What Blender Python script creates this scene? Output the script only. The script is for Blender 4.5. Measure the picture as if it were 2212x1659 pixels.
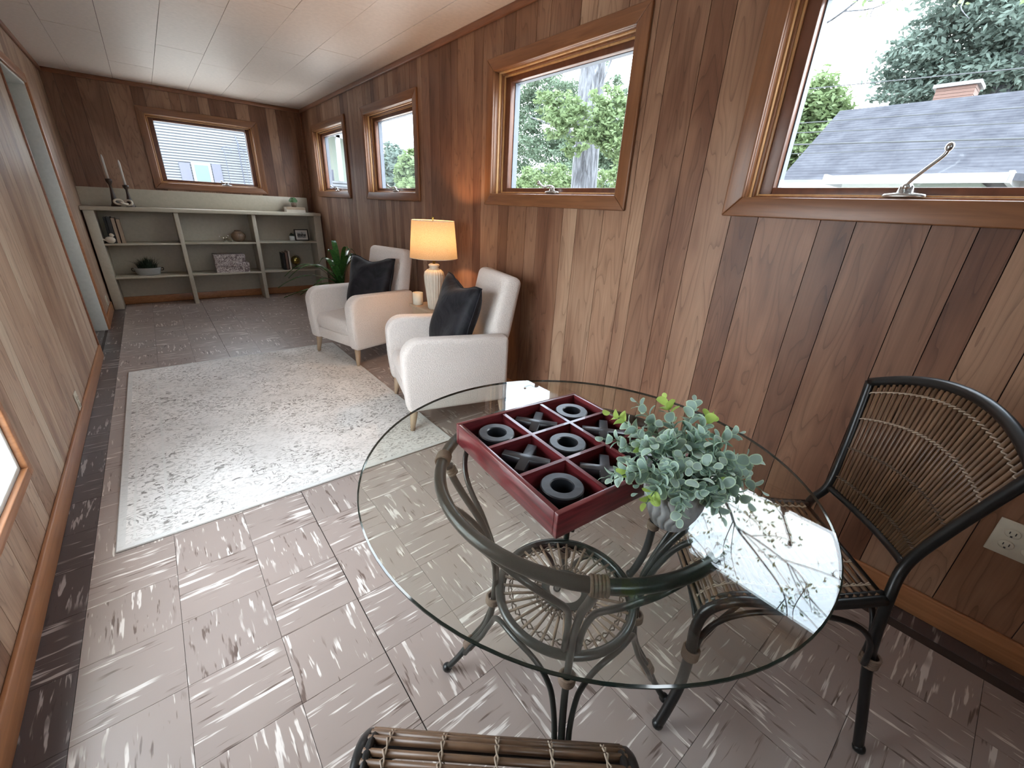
import bpy, bmesh, math, random
from mathutils import Vector, Matrix, Euler
random.seed(7)
PI = math.pi
SC = bpy.context.scene
COL = SC.collection
for o in list(bpy.data.objects): bpy.data.objects.remove(o)

# ------------------------------------------------------------------ camera
F_PX = 896.1669
YAW, PITCH, ROLL = 0.701, -0.4005, 0.0526
fw = Vector((math.sin(YAW)*math.cos(PITCH), math.cos(YAW)*math.cos(PITCH), math.sin(PITCH)))
rt0 = Vector((math.cos(YAW), -math.sin(YAW), 0)); up0 = rt0.cross(fw)
rt = math.cos(ROLL)*rt0 + math.sin(ROLL)*up0
up = -math.sin(ROLL)*rt0 + math.cos(ROLL)*up0
cam = bpy.data.cameras.new('camera'); camo = bpy.data.objects.new('camera', cam); COL.objects.link(camo)
cam.sensor_fit = 'HORIZONTAL'; cam.sensor_width = 36; cam.lens = F_PX/2212*36
cam.clip_start = .02; cam.clip_end = 300
camo.matrix_world = Matrix(((rt.x, up.x, -fw.x, 0), (rt.y, up.y, -fw.y, 0), (rt.z, up.z, -fw.z, 1.23), (0, 0, 0, 1)))
SC.camera = camo
# ------------------------------------------------------------------ world, exposure
W = bpy.data.worlds.new('world'); SC.world = W; W.use_nodes = True
wt = W.node_tree; wt.nodes.clear()
tc = wt.nodes.new('ShaderNodeTexCoord'); nz = wt.nodes.new('ShaderNodeTexNoise'); rp = wt.nodes.new('ShaderNodeValToRGB')
bg = wt.nodes.new('ShaderNodeBackground'); wo = wt.nodes.new('ShaderNodeOutputWorld')
nz.inputs['Scale'].default_value = 2.2; nz.inputs['Detail'].default_value = 5
rp.color_ramp.elements[0].position = .38; rp.color_ramp.elements[0].color = (.72, .83, 1, 1)
rp.color_ramp.elements[1].position = .62; rp.color_ramp.elements[1].color = (.96, .97, 1, 1)
wt.links.new(tc.outputs['Generated'], nz.inputs['Vector']); wt.links.new(nz.outputs['Fac'], rp.inputs['Fac'])
wt.links.new(rp.outputs['Color'], bg.inputs['Color']); bg.inputs['Strength'].default_value = 13.0
wt.links.new(bg.outputs[0], wo.inputs['Surface'])
SC.view_settings.view_transform = 'Standard'; SC.view_settings.look = 'None'
SC.view_settings.gamma = 1; SC.view_settings.use_curve_mapping = False
SC.view_settings.exposure = 0.25
cy = SC.cycles
cy.max_bounces = 9; cy.diffuse_bounces = 6; cy.glossy_bounces = 4; cy.transmission_bounces = 6; cy.transparent_max_bounces = 24
cy.sample_clamp_indirect = 20; cy.caustics_reflective = False; cy.caustics_refractive = False
cy.use_denoising = True

# ------------------------------------------------------------------ helpers
class MB:
    def __init__(s): s.v = []; s.f = []; s.m = []; s.sm = []
    def add(s, vs, fs, mi=0, smooth=False):
        b = len(s.v); s.v += [tuple(v) for v in vs]
        for f in fs: s.f.append([b+i for i in f]); s.m.append(mi); s.sm.append(smooth)
    def box(s, x0, x1, y0, y1, z0, z1, mi=0):
        s.add([(x0,y0,z0),(x1,y0,z0),(x1,y1,z0),(x0,y1,z0),(x0,y0,z1),(x1,y0,z1),(x1,y1,z1),(x0,y1,z1)],
              [(0,3,2,1),(4,5,6,7),(0,1,5,4),(1,2,6,5),(2,3,7,6),(3,0,4,7)], mi)
    def hexa(s, p, mi=0):      # 8 corner points in box order
        s.add(p, [(0,3,2,1),(4,5,6,7),(0,1,5,4),(1,2,6,5),(2,3,7,6),(3,0,4,7)], mi)
    def tube(s, pts, r, n=8, closed=False, mi=0, caps=True):
        pts = [Vector(p) for p in pts]; k = len(pts)
        rr = r if isinstance(r, (list, tuple)) else [r]*k
        t0 = None; vs = []; fs = []
        prevn = None
        for i, p in enumerate(pts):
            if closed: t = pts[(i+1) % k]-pts[i-1]
            else: t = pts[min(i+1, k-1)]-pts[max(i-1, 0)]
            if t.length < 1e-9: t = Vector((0, 0, 1))
            t.normalize()
            if prevn is None:
                a = Vector((0, 0, 1)) if abs(t.z) < .9 else Vector((1, 0, 0))
                nn = t.cross(a).normalized()
            else:
                nn = (prevn - t*prevn.dot(t))
                nn = nn.normalized() if nn.length > 1e-6 else t.orthogonal().normalized()
            prevn = nn; bb = t.cross(nn)
            for j in range(n):
                a = 2*PI*j/n; vs.append(p+(nn*math.cos(a)+bb*math.sin(a))*rr[i])
        for i in range(k if closed else k-1):
            for j in range(n):
                a = i*n+j; b = i*n+(j+1) % n; c = ((i+1) % k)*n+(j+1) % n; d = ((i+1) % k)*n+j
                fs.append((a, b, c, d))
        if not closed and caps:
            fs.append(tuple(reversed(range(n)))); fs.append(tuple((k-1)*n+j for j in range(n)))
        s.add(vs, fs, mi, True)
    def lathe(s, prof, n=32, c=(0, 0, 0), mi=0, rib=0, ribd=0, cap=True):
        vs = []; fs = []; k = len(prof)
        for (r, z) in prof:
            for j in range(n):
                a = 2*PI*j/n; q = r*(1+(ribd*abs(math.sin(a*rib/2)) if rib else 0))
                vs.append((c[0]+q*math.cos(a), c[1]+q*math.sin(a), c[2]+z))
        for i in range(k-1):
            for j in range(n): fs.append((i*n+j, i*n+(j+1) % n, (i+1)*n+(j+1) % n, (i+1)*n+j))
        if cap:
            fs.append(tuple(reversed(range(n)))); fs.append(tuple((k-1)*n+j for j in range(n)))
        s.add(vs, fs, mi, True)
    def ball(s, c, r, n=12, sz=1, mi=0):
        m = max(4, n//2); s.lathe([(r*math.sin(PI*i/m)+1e-5, -r*sz*math.cos(PI*i/m)) for i in range(m+1)], n, c, mi, cap=False)
    def mesh(s, name):
        me = bpy.data.meshes.new(name); me.from_pydata(s.v, [], s.f); 
        me.polygons.foreach_set('material_index', s.m); me.polygons.foreach_set('use_smooth', s.sm); me.update()
        return me
    def build(s, name, mat, parent=None):
        me = s.mesh(name)
        for m in (mat if isinstance(mat, (list, tuple)) else [mat]): me.materials.append(m)
        return link(name, me, parent)
def link(name, me, parent=None):
    o = bpy.data.objects.new(name, me); COL.objects.link(o)
    if parent: o.parent = parent
    return o
def tag(o, label=None, cat=None, group=None, kind=None):
    if label: o['label'] = label
    if cat: o['category'] = cat
    if group: o['group'] = group
    if kind: o['kind'] = kind
    return o
def empty(name, loc=(0, 0, 0), rz=0, label=None, cat=None, group=None, kind=None):
    o = bpy.data.objects.new(name, None); o.empty_display_size = .05; COL.objects.link(o)
    o.location = loc; o.rotation_euler = (0, 0, rz); return tag(o, label, cat, group, kind)
def smooth_angle(o, ang=40):
    me = o.data
    for p in me.polygons: p.use_smooth = True
    try: me.set_sharp_from_angle(angle=math.radians(ang))
    except Exception: pass
def bevel(o, w, seg=2, ang=30, smooth=True):
    bm = bmesh.new(); bm.from_mesh(o.data)
    bmesh.ops.remove_doubles(bm, verts=bm.verts, dist=1e-5)
    es = [e for e in bm.edges if len(e.link_faces) == 2 and e.calc_face_angle(0) > math.radians(ang)]
    if es: bmesh.ops.bevel(bm, geom=es, offset=w, segments=seg, profile=.5, affect='EDGES', clamp_overlap=True)
    bm.to_mesh(o.data); bm.free()
    if smooth: smooth_angle(o, 50)
    return o
def catmull(pts, n=6, closed=False):
    P = [Vector(p) for p in pts]; out = []; k = len(P)
    for i in range(k if closed else k-1):
        if closed: a, b, c, d = P[i-1], P[i], P[(i+1) % k], P[(i+2) % k]
        else: a, b, c, d = P[max(i-1, 0)], P[i], P[i+1], P[min(i+2, k-1)]
        for j in range(n):
            t = j/n; t2 = t*t; t3 = t2*t
            out.append(.5*((2*b)+(-a+c)*t+(2*a-5*b+4*c-d)*t2+(-a+3*b-3*c+d)*t3))
    if not closed: out.append(P[-1])
    return out
# ------------------------------------------------------------------ materials
def newmat(name):
    m = bpy.data.materials.new(name); m.use_nodes = True; nt = m.node_tree
    return m, nt, nt.nodes['Principled BSDF']
def srgb(r, g, b):
    f = lambda c: (c/255/12.92 if c <= 10 else ((c/255+.055)/1.055)**2.4)
    return (f(r), f(g), f(b), 1)
def N(nt, t, **kw):
    n = nt.nodes.new('ShaderNode'+t)
    for k, v in kw.items():
        if k in n.inputs.keys(): n.inputs[k].default_value = v
        else: setattr(n, k, v)
    return n
def ramp(nt, fac, stops, interp='LINEAR'):
    r = nt.nodes.new('ShaderNodeValToRGB'); cr = r.color_ramp; cr.interpolation = interp
    while len(cr.elements) < len(stops): cr.elements.new(.5)
    for e, (p, c) in zip(cr.elements, stops): e.position = p; e.color = c if len(c) == 4 else (*c, 1)
    nt.links.new(fac, r.inputs['Fac']); return r.outputs['Color']
def mix(nt, a, b, fac, mode='MIX'):
    m = nt.nodes.new('ShaderNodeMix'); m.data_type = 'RGBA'; m.blend_type = mode
    for sock, v in ((m.inputs[0], fac), (m.inputs[6], a), (m.inputs[7], b)):
        if hasattr(v, 'links') or hasattr(v, 'is_linked'): nt.links.new(v, sock)
        else: sock.default_value = v
    return m.outputs[2]
def coords(nt, scale=(1, 1, 1), rnd=0, kind='Object'):
    tc = nt.nodes.new('ShaderNodeTexCoord'); v = tc.outputs[kind]
    if rnd:
        oi = nt.nodes.new('ShaderNodeObjectInfo'); mu = N(nt, 'Math', operation='MULTIPLY'); mu.inputs[1].default_value = rnd
        nt.links.new(oi.outputs['Random'], mu.inputs[0])
        ad = nt.nodes.new('ShaderNodeVectorMath'); ad.operation = 'ADD'
        nt.links.new(v, ad.inputs[0]); nt.links.new(mu.outputs[0], ad.inputs[1]); v = ad.outputs[0]
    mp = nt.nodes.new('ShaderNodeMapping'); mp.inputs['Scale'].default_value = scale
    nt.links.new(v, mp.inputs['Vector']); return mp.outputs[0]
def noise(nt, vec, scale=5, detail=3, dist=0, rough=.5):
    n = N(nt, 'TexNoise'); n.inputs['Scale'].default_value = scale; n.inputs['Detail'].default_value = detail
    n.inputs['Distortion'].default_value = dist; n.inputs['Roughness'].default_value = rough
    nt.links.new(vec, n.inputs['Vector']); return n.outputs['Fac']
def bump(nt, bs, h, strength=.3, dist=.01):
    b = nt.nodes.new('ShaderNodeBump'); b.inputs['Strength'].default_value = strength; b.inputs['Distance'].default_value = dist
    nt.links.new(h, b.inputs['Height']); nt.links.new(b.outputs[0], bs.inputs['Normal'])
def plain(name, col, rough=.5, metal=0, spec=.5, bumps=None, sheen=0, coat=0):
    m, nt, b = newmat(name); b.inputs['Base Color'].default_value = col; b.inputs['Roughness'].default_value = rough
    b.inputs['Metallic'].default_value = metal; b.inputs['Specular IOR Level'].default_value = spec
    if sheen: b.inputs['Sheen Weight'].default_value = sheen
    if coat: b.inputs['Coat Weight'].default_value = coat
    v = coords(nt); n = noise(nt, v, 40, 3)
    c = mix(nt, col, tuple(x*.8 for x in col[:3])+(1,), n); nt.links.new(c, b.inputs['Base Color'])
    if bumps:
        h = noise(nt, v, bumps[0], 3); bump(nt, b, h, bumps[1], bumps[2])
    return m
def sep(nt, v):
    s = nt.nodes.new('ShaderNodeSeparateXYZ'); nt.links.new(v, s.inputs[0]); return s.outputs
def plank_wood(name, axis, WOODC):
    """random-tone wood panelling; grain runs along z"""
    m, nt, b = newmat(name)
    sc = (1, 5.5, .8) if axis == 'y' else (5.5, 1, .8)
    v = coords(nt, sc, 37)
    n1 = noise(nt, v, 1.3, 2, .4)
    mu = N(nt, 'Math', operation='MULTIPLY'); mu.inputs[1].default_value = 13; nt.links.new(n1, mu.inputs[0])
    fr = N(nt, 'Math', operation='FRACT'); nt.links.new(mu.outputs[0], fr.inputs[0])
    rings = ramp(nt, fr.outputs[0], [(0, (.50,.47,.45)), (.14, (.84,.82,.81)), (.6, (1.03,1.03,1.03)), (1, (.90,.89,.88))])
    v2 = coords(nt, (60, 60, 1.6), 11); fib = noise(nt, v2, 3, 4)
    fibc = ramp(nt, fib, [(.3, (.8,.8,.8)), (.7, (1.06,1.06,1.06))])
    v3 = coords(nt, (2.5, 2.5, .7), 23); tone = noise(nt, v3, 1.5, 3, .6)
    oi = nt.nodes.new('ShaderNodeObjectInfo')
    base = ramp(nt, oi.outputs['Random'], [(0, WOODC[0]), (.3, WOODC[1]), (.55, WOODC[2]), (.8, WOODC[3]), (1, WOODC[4])])
    tn = ramp(nt, tone, [(.36, (.58,.48,.45)), (.52, (.98,.96,.95)), (.68, (1.12,1.18,1.2))])
    c = mix(nt, base, tn, .85, 'MULTIPLY'); c = mix(nt, c, rings, .72, 'MULTIPLY'); c = mix(nt, c, fibc, .6, 'MULTIPLY')
    nt.links.new(c, b.inputs['Base Color']); b.inputs['Roughness'].default_value = .42; b.inputs['Specular IOR Level'].default_value = .35
    bump(nt, b, fib, .12, .002)
    return m
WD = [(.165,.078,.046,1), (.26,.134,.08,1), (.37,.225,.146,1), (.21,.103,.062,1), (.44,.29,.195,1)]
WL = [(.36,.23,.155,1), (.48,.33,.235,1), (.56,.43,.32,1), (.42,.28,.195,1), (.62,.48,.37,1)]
M = {}
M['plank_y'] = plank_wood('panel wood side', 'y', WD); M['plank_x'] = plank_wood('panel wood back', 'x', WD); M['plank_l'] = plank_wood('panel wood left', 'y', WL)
def trim_wood(name, c1, c2, scale, rough=.35):
    m, nt, b = newmat(name); v = coords(nt, scale, 3); n = noise(nt, v, 4, 4, .8)
    c = ramp(nt, n, [(.3, c1), (.7, c2)]); nt.links.new(c, b.inputs['Base Color'])
    b.inputs['Roughness'].default_value = rough; bump(nt, b, n, .15, .002); return m
M['trim_v'] = trim_wood('casing wood vertical', (.16,.064,.027,1), (.25,.108,.046,1), (12, 12, .8))
M['trim_h'] = trim_wood('casing wood along', (.16,.064,.027,1), (.25,.108,.046,1), (3, .8, 12))
M['trim_x'] = trim_wood('casing wood across', (.16,.064,.027,1), (.25,.108,.046,1), (.8, 3, 12))
M['base'] = trim_wood('baseboard wood', (.30,.125,.055,1), (.42,.19,.085,1), (5, .8, 14))
M['crown'] = trim_wood('crown wood', (.17,.07,.038,1), (.28,.12,.065,1), (3, 1, 12))
M['stop'] = trim_wood('jamb strip wood', (.50,.27,.11,1), (.66,.40,.18,1), (10, 10, .8), .3)
M['sash'] = trim_wood('sash wood', (.10,.035,.018,1), (.16,.06,.03,1), (6, 6, 2))
def tile_mat(name, base, light, dark, along):
    m, nt, b = newmat(name)
    sc = (62, 7.5, 1) if along == 'y' else (5.0, 62, 1)
    v = coords(nt, sc, 91); n1 = noise(nt, v, 1.0, 2.5, .12, .6); n2 = noise(nt, coords(nt, sc, 57), 1.25, 2.5, .15, .6)
    big = noise(nt, coords(nt, (3, 3, 1), 19), 2, 3)
    msk = noise(nt, coords(nt, (9, 9, 1), 71), 1, 1)
    # streak clusters
    def thr(a, lo, hi):
        r = ramp(nt, a, [(lo, (0,0,0)), (hi, (1,1,1))]); return r
    c = mix(nt, base, tuple(x*.84 for x in base[:3])+(1,), big)
    k1 = mix(nt, (0,0,0,1), thr(n1, .585, .63), thr(msk, .32, .5))
    c = mix(nt, c, light, k1)
    k2 = mix(nt, (0,0,0,1), thr(n2, .605, .66), thr(msk, .36, .55))
    c = mix(nt, c, dark, k2)
    oi = nt.nodes.new('ShaderNodeObjectInfo')
    tone = ramp(nt, oi.outputs['Random'], [(0, (.93,.93,.93)), (1, (1.04,1.03,1.02))])
    c = mix(nt, c, tone, 1, 'MULTIPLY')
    nt.links.new(c, b.inputs['Base Color']); b.inputs['Roughness'].default_value = .29; b.inputs['Specular IOR Level'].default_value = .5
    bump(nt, b, big, .1, .01)
    return m
LT = (.36,.296,.268,1); LW = (.72,.67,.63,1); LD = (.14,.10,.085,1)
M['tile_a'] = tile_mat('light tile grain along', LT, LW, LD, 'y'); M['tile_b'] = tile_mat('light tile grain across', LT, LW, LD, 'x')
DT = (.085,.066,.066,1); DW = (.40,.36,.35,1)
M['dtile_a'] = tile_mat('dark tile grain along', DT, DW, (.05,.04,.04,1), 'y'); M['dtile_b'] = tile_mat('dark tile grain across', DT, DW, (.05,.04,.04,1), 'x')
M['sub'] = plain('subfloor', (.05,.035,.03,1), .9)
M['ceil'] = plain('ceiling tile', (.84,.76,.71,1), .5, bumps=(250, .15, .002))
M['white'] = plain('white paint', (.75,.76,.72,1), .45)
M['beige'] = plain('painted shelf', (.48,.44,.35,1), .4, bumps=(30, .08, .003))
M['doorpaint'] = plain('door paint', (.50,.52,.47,1), .5)
M['ext'] = plain('exterior paint', (.16,.19,.24,1), .6)
M['blackmetal'] = plain('black lacquered rattan', (.007,.007,.007,1), .36, spec=.4, coat=.08)
M['tablemetal'] = plain('dark green lacquer', (.010,.013,.011,1), .3, spec=.45, coat=.1)
M['wrap'] = plain('leather wrap', (.16,.105,.07,1), .6, bumps=(200, .5, .003))
M['bindlight'] = plain('pale cane cord', (.42,.33,.25,1), .5)
M['binddark'] = plain('dark cane cord', (.12,.08,.055,1), .5)
def rod_mat(name, a, b_):
    m, nt, b = newmat(name); oi = nt.nodes.new('ShaderNodeObjectInfo'); v = coords(nt, (20, 20, 20), 5); n = noise(nt, v, 1, 3)
    c1 = ramp(nt, oi.outputs['Random'], [(0, a), (1, b_)]); c2 = ramp(nt, n, [(.3, (.65,.62,.6)), (.7, (1.15,1.1,1.05))])
    nt.links.new(mix(nt, c1, c2, 1, 'MULTIPLY'), b.inputs['Base Color']); b.inputs['Roughness'].default_value = .38; return m
M['rod'] = rod_mat('rattan rod', (.12,.068,.037,1), (.20,.12,.07,1))
M['rodg'] = rod_mat('table rattan rod', (.16,.11,.075,1), (.25,.18,.13,1))
def boucle(name, col):
    m, nt, b = newmat(name); v = coords(nt); n = noise(nt, v, 160, 4, 0, .7); n2 = noise(nt, v, 60, 3)
    c = ramp(nt, n, [(.3, tuple(x*.82 for x in col[:3])), (.65, col)]); nt.links.new(c, b.inputs['Base Color'])
    b.inputs['Roughness'].default_value = .95; b.inputs['Sheen Weight'].default_value = .15; b.inputs['Specular IOR Level'].default_value = .1
    bump(nt, b, n, .9, .006); return m
M['boucle'] = boucle('cream boucle', (.80,.73,.68,1))
M['velvet'] = None
def velvet():
    m, nt, b = newmat('black velvet'); v = coords(nt); n = noise(nt, v, 9, 4, 1.2)
    nt.links.new(ramp(nt, n, [(.35, (.006,.006,.008)), (.7, (.022,.022,.027))]), b.inputs['Base Color'])
    b.inputs['Roughness'].default_value = .6; b.inputs['Sheen Weight'].default_value = .08; b.inputs['Sheen Roughness'].default_value = .35
    b.inputs['Specular IOR Level'].default_value = .2; bump(nt, b, noise(nt, v, 14, 3, 1), .35, .01); return m
M['velvet'] = velvet()
M['leg'] = plain('pale oak leg', (.46,.33,.22,1), .5)
def rug_mat():
    m, nt, b = newmat('distressed rug'); v = coords(nt)
    X, Y, Z = sep(nt, v)
    base = ramp(nt, noise(nt, v, 3.5, 4, .5), [(.35, (.68,.66,.635)), (.7, (.82,.80,.775))])
    # wiggly vine-like motif: thin bands of a distorted noise, broken up by wear
    def band(scale, mul, lo, hi, dist):
        n = noise(nt, v, scale, 2, dist)
        mm = N(nt, 'Math', operation='MULTIPLY'); mm.inputs[1].default_value = mul; nt.links.new(n, mm.inputs[0])
        f = N(nt, 'Math', operation='FRACT'); nt.links.new(mm.outputs[0], f.inputs[0])
        return ramp(nt, f.outputs[0], [(0, (1,1,1)), (lo, (1,1,1)), (hi, (0,0,0))])
    w1 = ramp(nt, noise(nt, v, 4.5, 3), [(.36, (.1,.1,.1)), (.56, (1,1,1))])
    w2 = ramp(nt, noise(nt, coords(nt, (1, 2.2, 1)), 26, 3), [(.40, (0,0,0)), (.55, (1,1,1))])
    k = mix(nt, (0,0,0,1), band(14, 5, .16, .3, 1.2), w1); k = mix(nt, (0,0,0,1), k, w2)
    c = mix(nt, base, (.24,.225,.21,1), k)
    sp = ramp(nt, noise(nt, coords(nt, (1, 2.6, 1)), 60, 2), [(.55, (0,0,0)), (.63, (1,1,1))])
    sp = mix(nt, (0,0,0,1), sp, ramp(nt, noise(nt, v, 2.5, 2), [(.35, (.25,.25,.25)), (.6, (.9,.9,.9))]))
    c = mix(nt, c, (.30,.285,.265,1), sp)
    # border stripes, measured from the rug's edges (origin at rug centre)
    def edge(sock, half):
        a = N(nt, 'Math', operation='ABSOLUTE'); nt.links.new(sock, a.inputs[0])
        s = N(nt, 'Math', operation='SUBTRACT'); s.inputs[0].default_value = half; nt.links.new(a.outputs[0], s.inputs[1]); return s.outputs[0]
    mn = N(nt, 'Math', operation='MINIMUM'); nt.links.new(edge(X, RUGX), mn.inputs[0]); nt.links.new(edge(Y, RUGY), mn.inputs[1])
    def line(d0, w):
        s = N(nt, 'Math', operation='SUBTRACT'); s.inputs[1].default_value = d0; nt.links.new(mn.outputs[0], s.inputs[0])
        a = N(nt, 'Math', operation='ABSOLUTE'); nt.links.new(s.outputs[0], a.inputs[0])
        l = N(nt, 'Math', operation='LESS_THAN'); l.inputs[1].default_value = w; nt.links.new(a.outputs[0], l.inputs[0]); return l.outputs[0]
    for d0, w, col, k in ((.05, .004, (.68,.68,.65,1), .7), (.155, .005, (.68,.68,.65,1), .7), (.012, .012, (.62,.62,.6,1), .8)):
        f = N(nt, 'Math', operation='MULTIPLY'); f.inputs[1].default_value = k; nt.links.new(line(d0, w), f.inputs[0])
        c = mix(nt, c, col, f.outputs[0])
    nt.links.new(c, b.inputs['Base Color']); b.inputs['Roughness'].default_value = .95; b.inputs['Specular IOR Level'].default_value = .1
    bump(nt, b, noise(nt, v, 400, 2), .4, .002); return m
RUGX, RUGY = .71, 1.05
M['rug'] = rug_mat(); M['rugedge'] = plain('rug binding', (.42,.40,.37,1), .9)
def redwood():
    m, nt, b = newmat('cherry red wood'); v = coords(nt, (1, 1, 1)); n = noise(nt, coords(nt, (6, 6, 70)), 2, 4, .4)
    c = ramp(nt, n, [(.3, (.06,.008,.010)), (.55, (.135,.018,.021)), (.75, (.19,.032,.036))]); nt.links.new(c, b.inputs['Base Color'])
    b.inputs['Roughness'].default_value = .28; b.inputs['Coat Weight'].default_value = .3; return m
M['red'] = redwood()
M['felt'] = plain('black tray floor', (.006,.005,.006,1), .7, spec=.1)
M['piece'] = plain('graphite painted piece', (.017,.019,.023,1), .34, spec=.6, bumps=(60, .2, .002))
M['pot'] = plain('grey ceramic', (.36,.37,.36,1), .6, bumps=(90, .2, .003))
M['potgroove'] = plain('dark pot glaze', (.10,.10,.10,1), .6)
def leafmat(name, c1, c2, rough=.55, trans=.25):
    m, nt, b = newmat(name); oi = nt.nodes.new('ShaderNodeObjectInfo'); n = noise(nt, coords(nt), 60, 3)
    nt.links.new(ramp(nt, n, [(.3, c1), (.7, c2)]), b.inputs['Base Color']); b.inputs['Roughness'].default_value = rough
    b.inputs['Subsurface Weight'].default_value = 0
    out = nt.nodes['Material Output']; tr = N(nt, 'BsdfTranslucent'); tr.inputs['Color'].default_value = (*[min(1, x*1.3) for x in c2[:3]], 1)
    mx = nt.nodes.new('ShaderNodeMixShader'); mx.inputs[0].default_value = trans
    nt.links.new(b.outputs[0], mx.inputs[1]); nt.links.new(tr.outputs[0], mx.inputs[2]); nt.links.new(mx.outputs[0], out.inputs['Surface']); return m
M['euc'] = leafmat('eucalyptus leaf', (.24,.35,.30,1), (.42,.55,.49,1), .7, .15)
M['eucedge'] = leafmat('eucalyptus leaf rim', (.45,.62,.45,1), (.60,.74,.58,1), .7, .2)
M['eucy'] = leafmat('young eucalyptus leaf', (.30,.46,.08,1), (.48,.62,.16,1), .6, .25)
M['stem'] = plain('green stem', (.10,.16,.10,1), .6)
M['drac'] = leafmat('long green leaf', (.02,.06,.018,1), (.05,.13,.03,1), .25, .12)
M['grassy'] = leafmat('dark blade', (.010,.022,.012,1), (.02,.04,.02,1), .5, .1)
M['succ'] = leafmat('small green leaf', (.05,.12,.05,1), (.11,.22,.09,1), .5, .1)
def glass(name, tint, f0=.04, k=1.0):
    m = bpy.data.materials.new(name); m.use_nodes = True; nt = m.node_tree; nt.nodes.clear()
    out = nt.nodes.new('ShaderNodeOutputMaterial'); tr = N(nt, 'BsdfTransparent'); tr.inputs[0].default_value = tint
    gl = N(nt, 'BsdfGlossy'); gl.inputs['Roughness'].default_value = 0.0
    lw = nt.nodes.new('ShaderNodeLayerWeight'); lw.inputs[0].default_value = .5
    pw = N(nt, 'Math', operation='POWER'); pw.inputs[1].default_value = 5; nt.links.new(lw.outputs['Facing'], pw.inputs[0])
    ma = N(nt, 'Math', operation='MULTIPLY_ADD'); ma.inputs[1].default_value = (1-f0)*k; ma.inputs[2].default_value = f0
    nt.links.new(pw.outputs[0], ma.inputs[0])
    mx = nt.nodes.new('ShaderNodeMixShader'); nt.links.new(ma.outputs[0], mx.inputs[0])
    nt.links.new(tr.outputs[0], mx.inputs[1]); nt.links.new(gl.outputs[0], mx.inputs[2]); nt.links.new(mx.outputs[0], out.inputs[0]); return m
M['pane'] = glass('window glass', (.93,.95,.94,1), .03, .6)
M['tglass'] = glass('table glass', (.955,.975,.95,1), .048, .95)
M['gedge'] = plain('glass edge', (.01,.02,.017,1), .08, spec=.8)
M['steel'] = plain('satin steel', (.55,.56,.56,1), .3, 1)
M['plate'] = plain('ivory plastic', (.62,.58,.47,1), .4)
M['slot'] = plain('dark slot', (.03,.03,.03,1), .6)
M['cream'] = plain('cream ceramic', (.62,.55,.45,1), .5, bumps=(120, .2, .002))
M['candle'] = plain('white wax', (.72,.69,.64,1), .5)
M['darkwood'] = plain('dark turned wood', (.045,.028,.02,1), .45)
M['blackbook'] = plain('black cover', (.01,.01,.011,1), .5)
M['tanbook'] = plain('tan cover', (.38,.29,.21,1), .6)
M['brownbook'] = plain('brown cover', (.20,.12,.085,1), .6)
M['page'] = plain('book pages', (.62,.56,.48,1), .8)
M['brass'] = plain('brass', (.42,.33,.10,1), .25, 1)
M['picframe'] = plain('black frame', (.008,.008,.008,1), .4)
def lampshade():
    m = bpy.data.materials.new('linen shade'); m.use_nodes = True; nt = m.node_tree; nt.nodes.clear()
    out = nt.nodes.new('ShaderNodeOutputMaterial'); d = N(nt, 'BsdfDiffuse'); t = N(nt, 'BsdfTranslucent')
    v = coords(nt, (1, 1, 1)); n = noise(nt, v, 220, 3)
    c = ramp(nt, n, [(.3, (.17,.15,.122)), (.7, (.225,.2,.165))]); nt.links.new(c, d.inputs[0]); nt.links.new(c, t.inputs[0])
    mx = nt.nodes.new('ShaderNodeMixShader'); mx.inputs[0].default_value = .5
    nt.links.new(d.outputs[0], mx.inputs[1]); nt.links.new(t.outputs[0], mx.inputs[2]); nt.links.new(mx.outputs[0], out.inputs[0]); return m
M['shade'] = lampshade()
def emis(name, col, s):
    m = bpy.data.materials.new(name); m.use_nodes = True; nt = m.node_tree; nt.nodes.clear()
    out = nt.nodes.new('ShaderNodeOutputMaterial'); e = N(nt, 'Emission'); e.inputs[0].default_value = col; e.inputs[1].default_value = s
    nt.links.new(e.outputs[0], out.inputs[0]); return m
M['bulb'] = emis('warm bulb', (1, .6, .25, 1), 8)

# ------------------------------------------------------------------ room dimensions
R, LX, L, H = 1.77, -.52, 6.551, 2.248
YB = -1.1                                   # wall behind the camera
ZW0, ZW1 = 1.243, 2.033                     # outer edges of the window casings
CW = .068
WINS = [('y', 4.975, 6.150), ('y', 3.378, 4.520), ('y', 1.326, 2.464), ('y', -.283, .855)]
WT = .13                                    # wall thickness
TZ = .003                                   # tile thickness
# floor slab
b = MB(); b.box(LX-.02, R+.14, YB-.1, L+.1, -.15, 0)
floor = tag(b.build('floor', M['sub']), kind='structure')
T = .2286; X0 = -.414; Y0 = 1.065; g = .0006
def tilemesh(x0, x1, y0, y1, mat, name='floor_tile', gx0=g, gx1=g):
    b = MB(); b.box(x0+gx0, x1-gx1, y0+g, y1-g, 0, TZ); return b.build(name, mat, floor)
cols = [(X0+i*T, X0+(i+1)*T) for i in range(9)]
cols = [c for c in cols if c[0] < 1.64]
RB = 1.688                                  # where the right border begins
for i, (a, c) in enumerate(cols):
    c = min(c, RB)
    for k in range(-9, 24):
        y0 = Y0+k*T; y1 = y0+T
        if (k < -6 and a < .9) or y0 > 6.4: continue
        if a > -.34 and c < 1.05 and y0 > 1.8 and y1 < 3.9 - .0: continue
        tilemesh(a, c, y0, min(y1, 6.40), M['tile_a'] if (i+k) % 2 else M['tile_b'], gx0=(.0016 if i == 3 else g), gx1=(.0016 if i == 2 else g))
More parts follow.
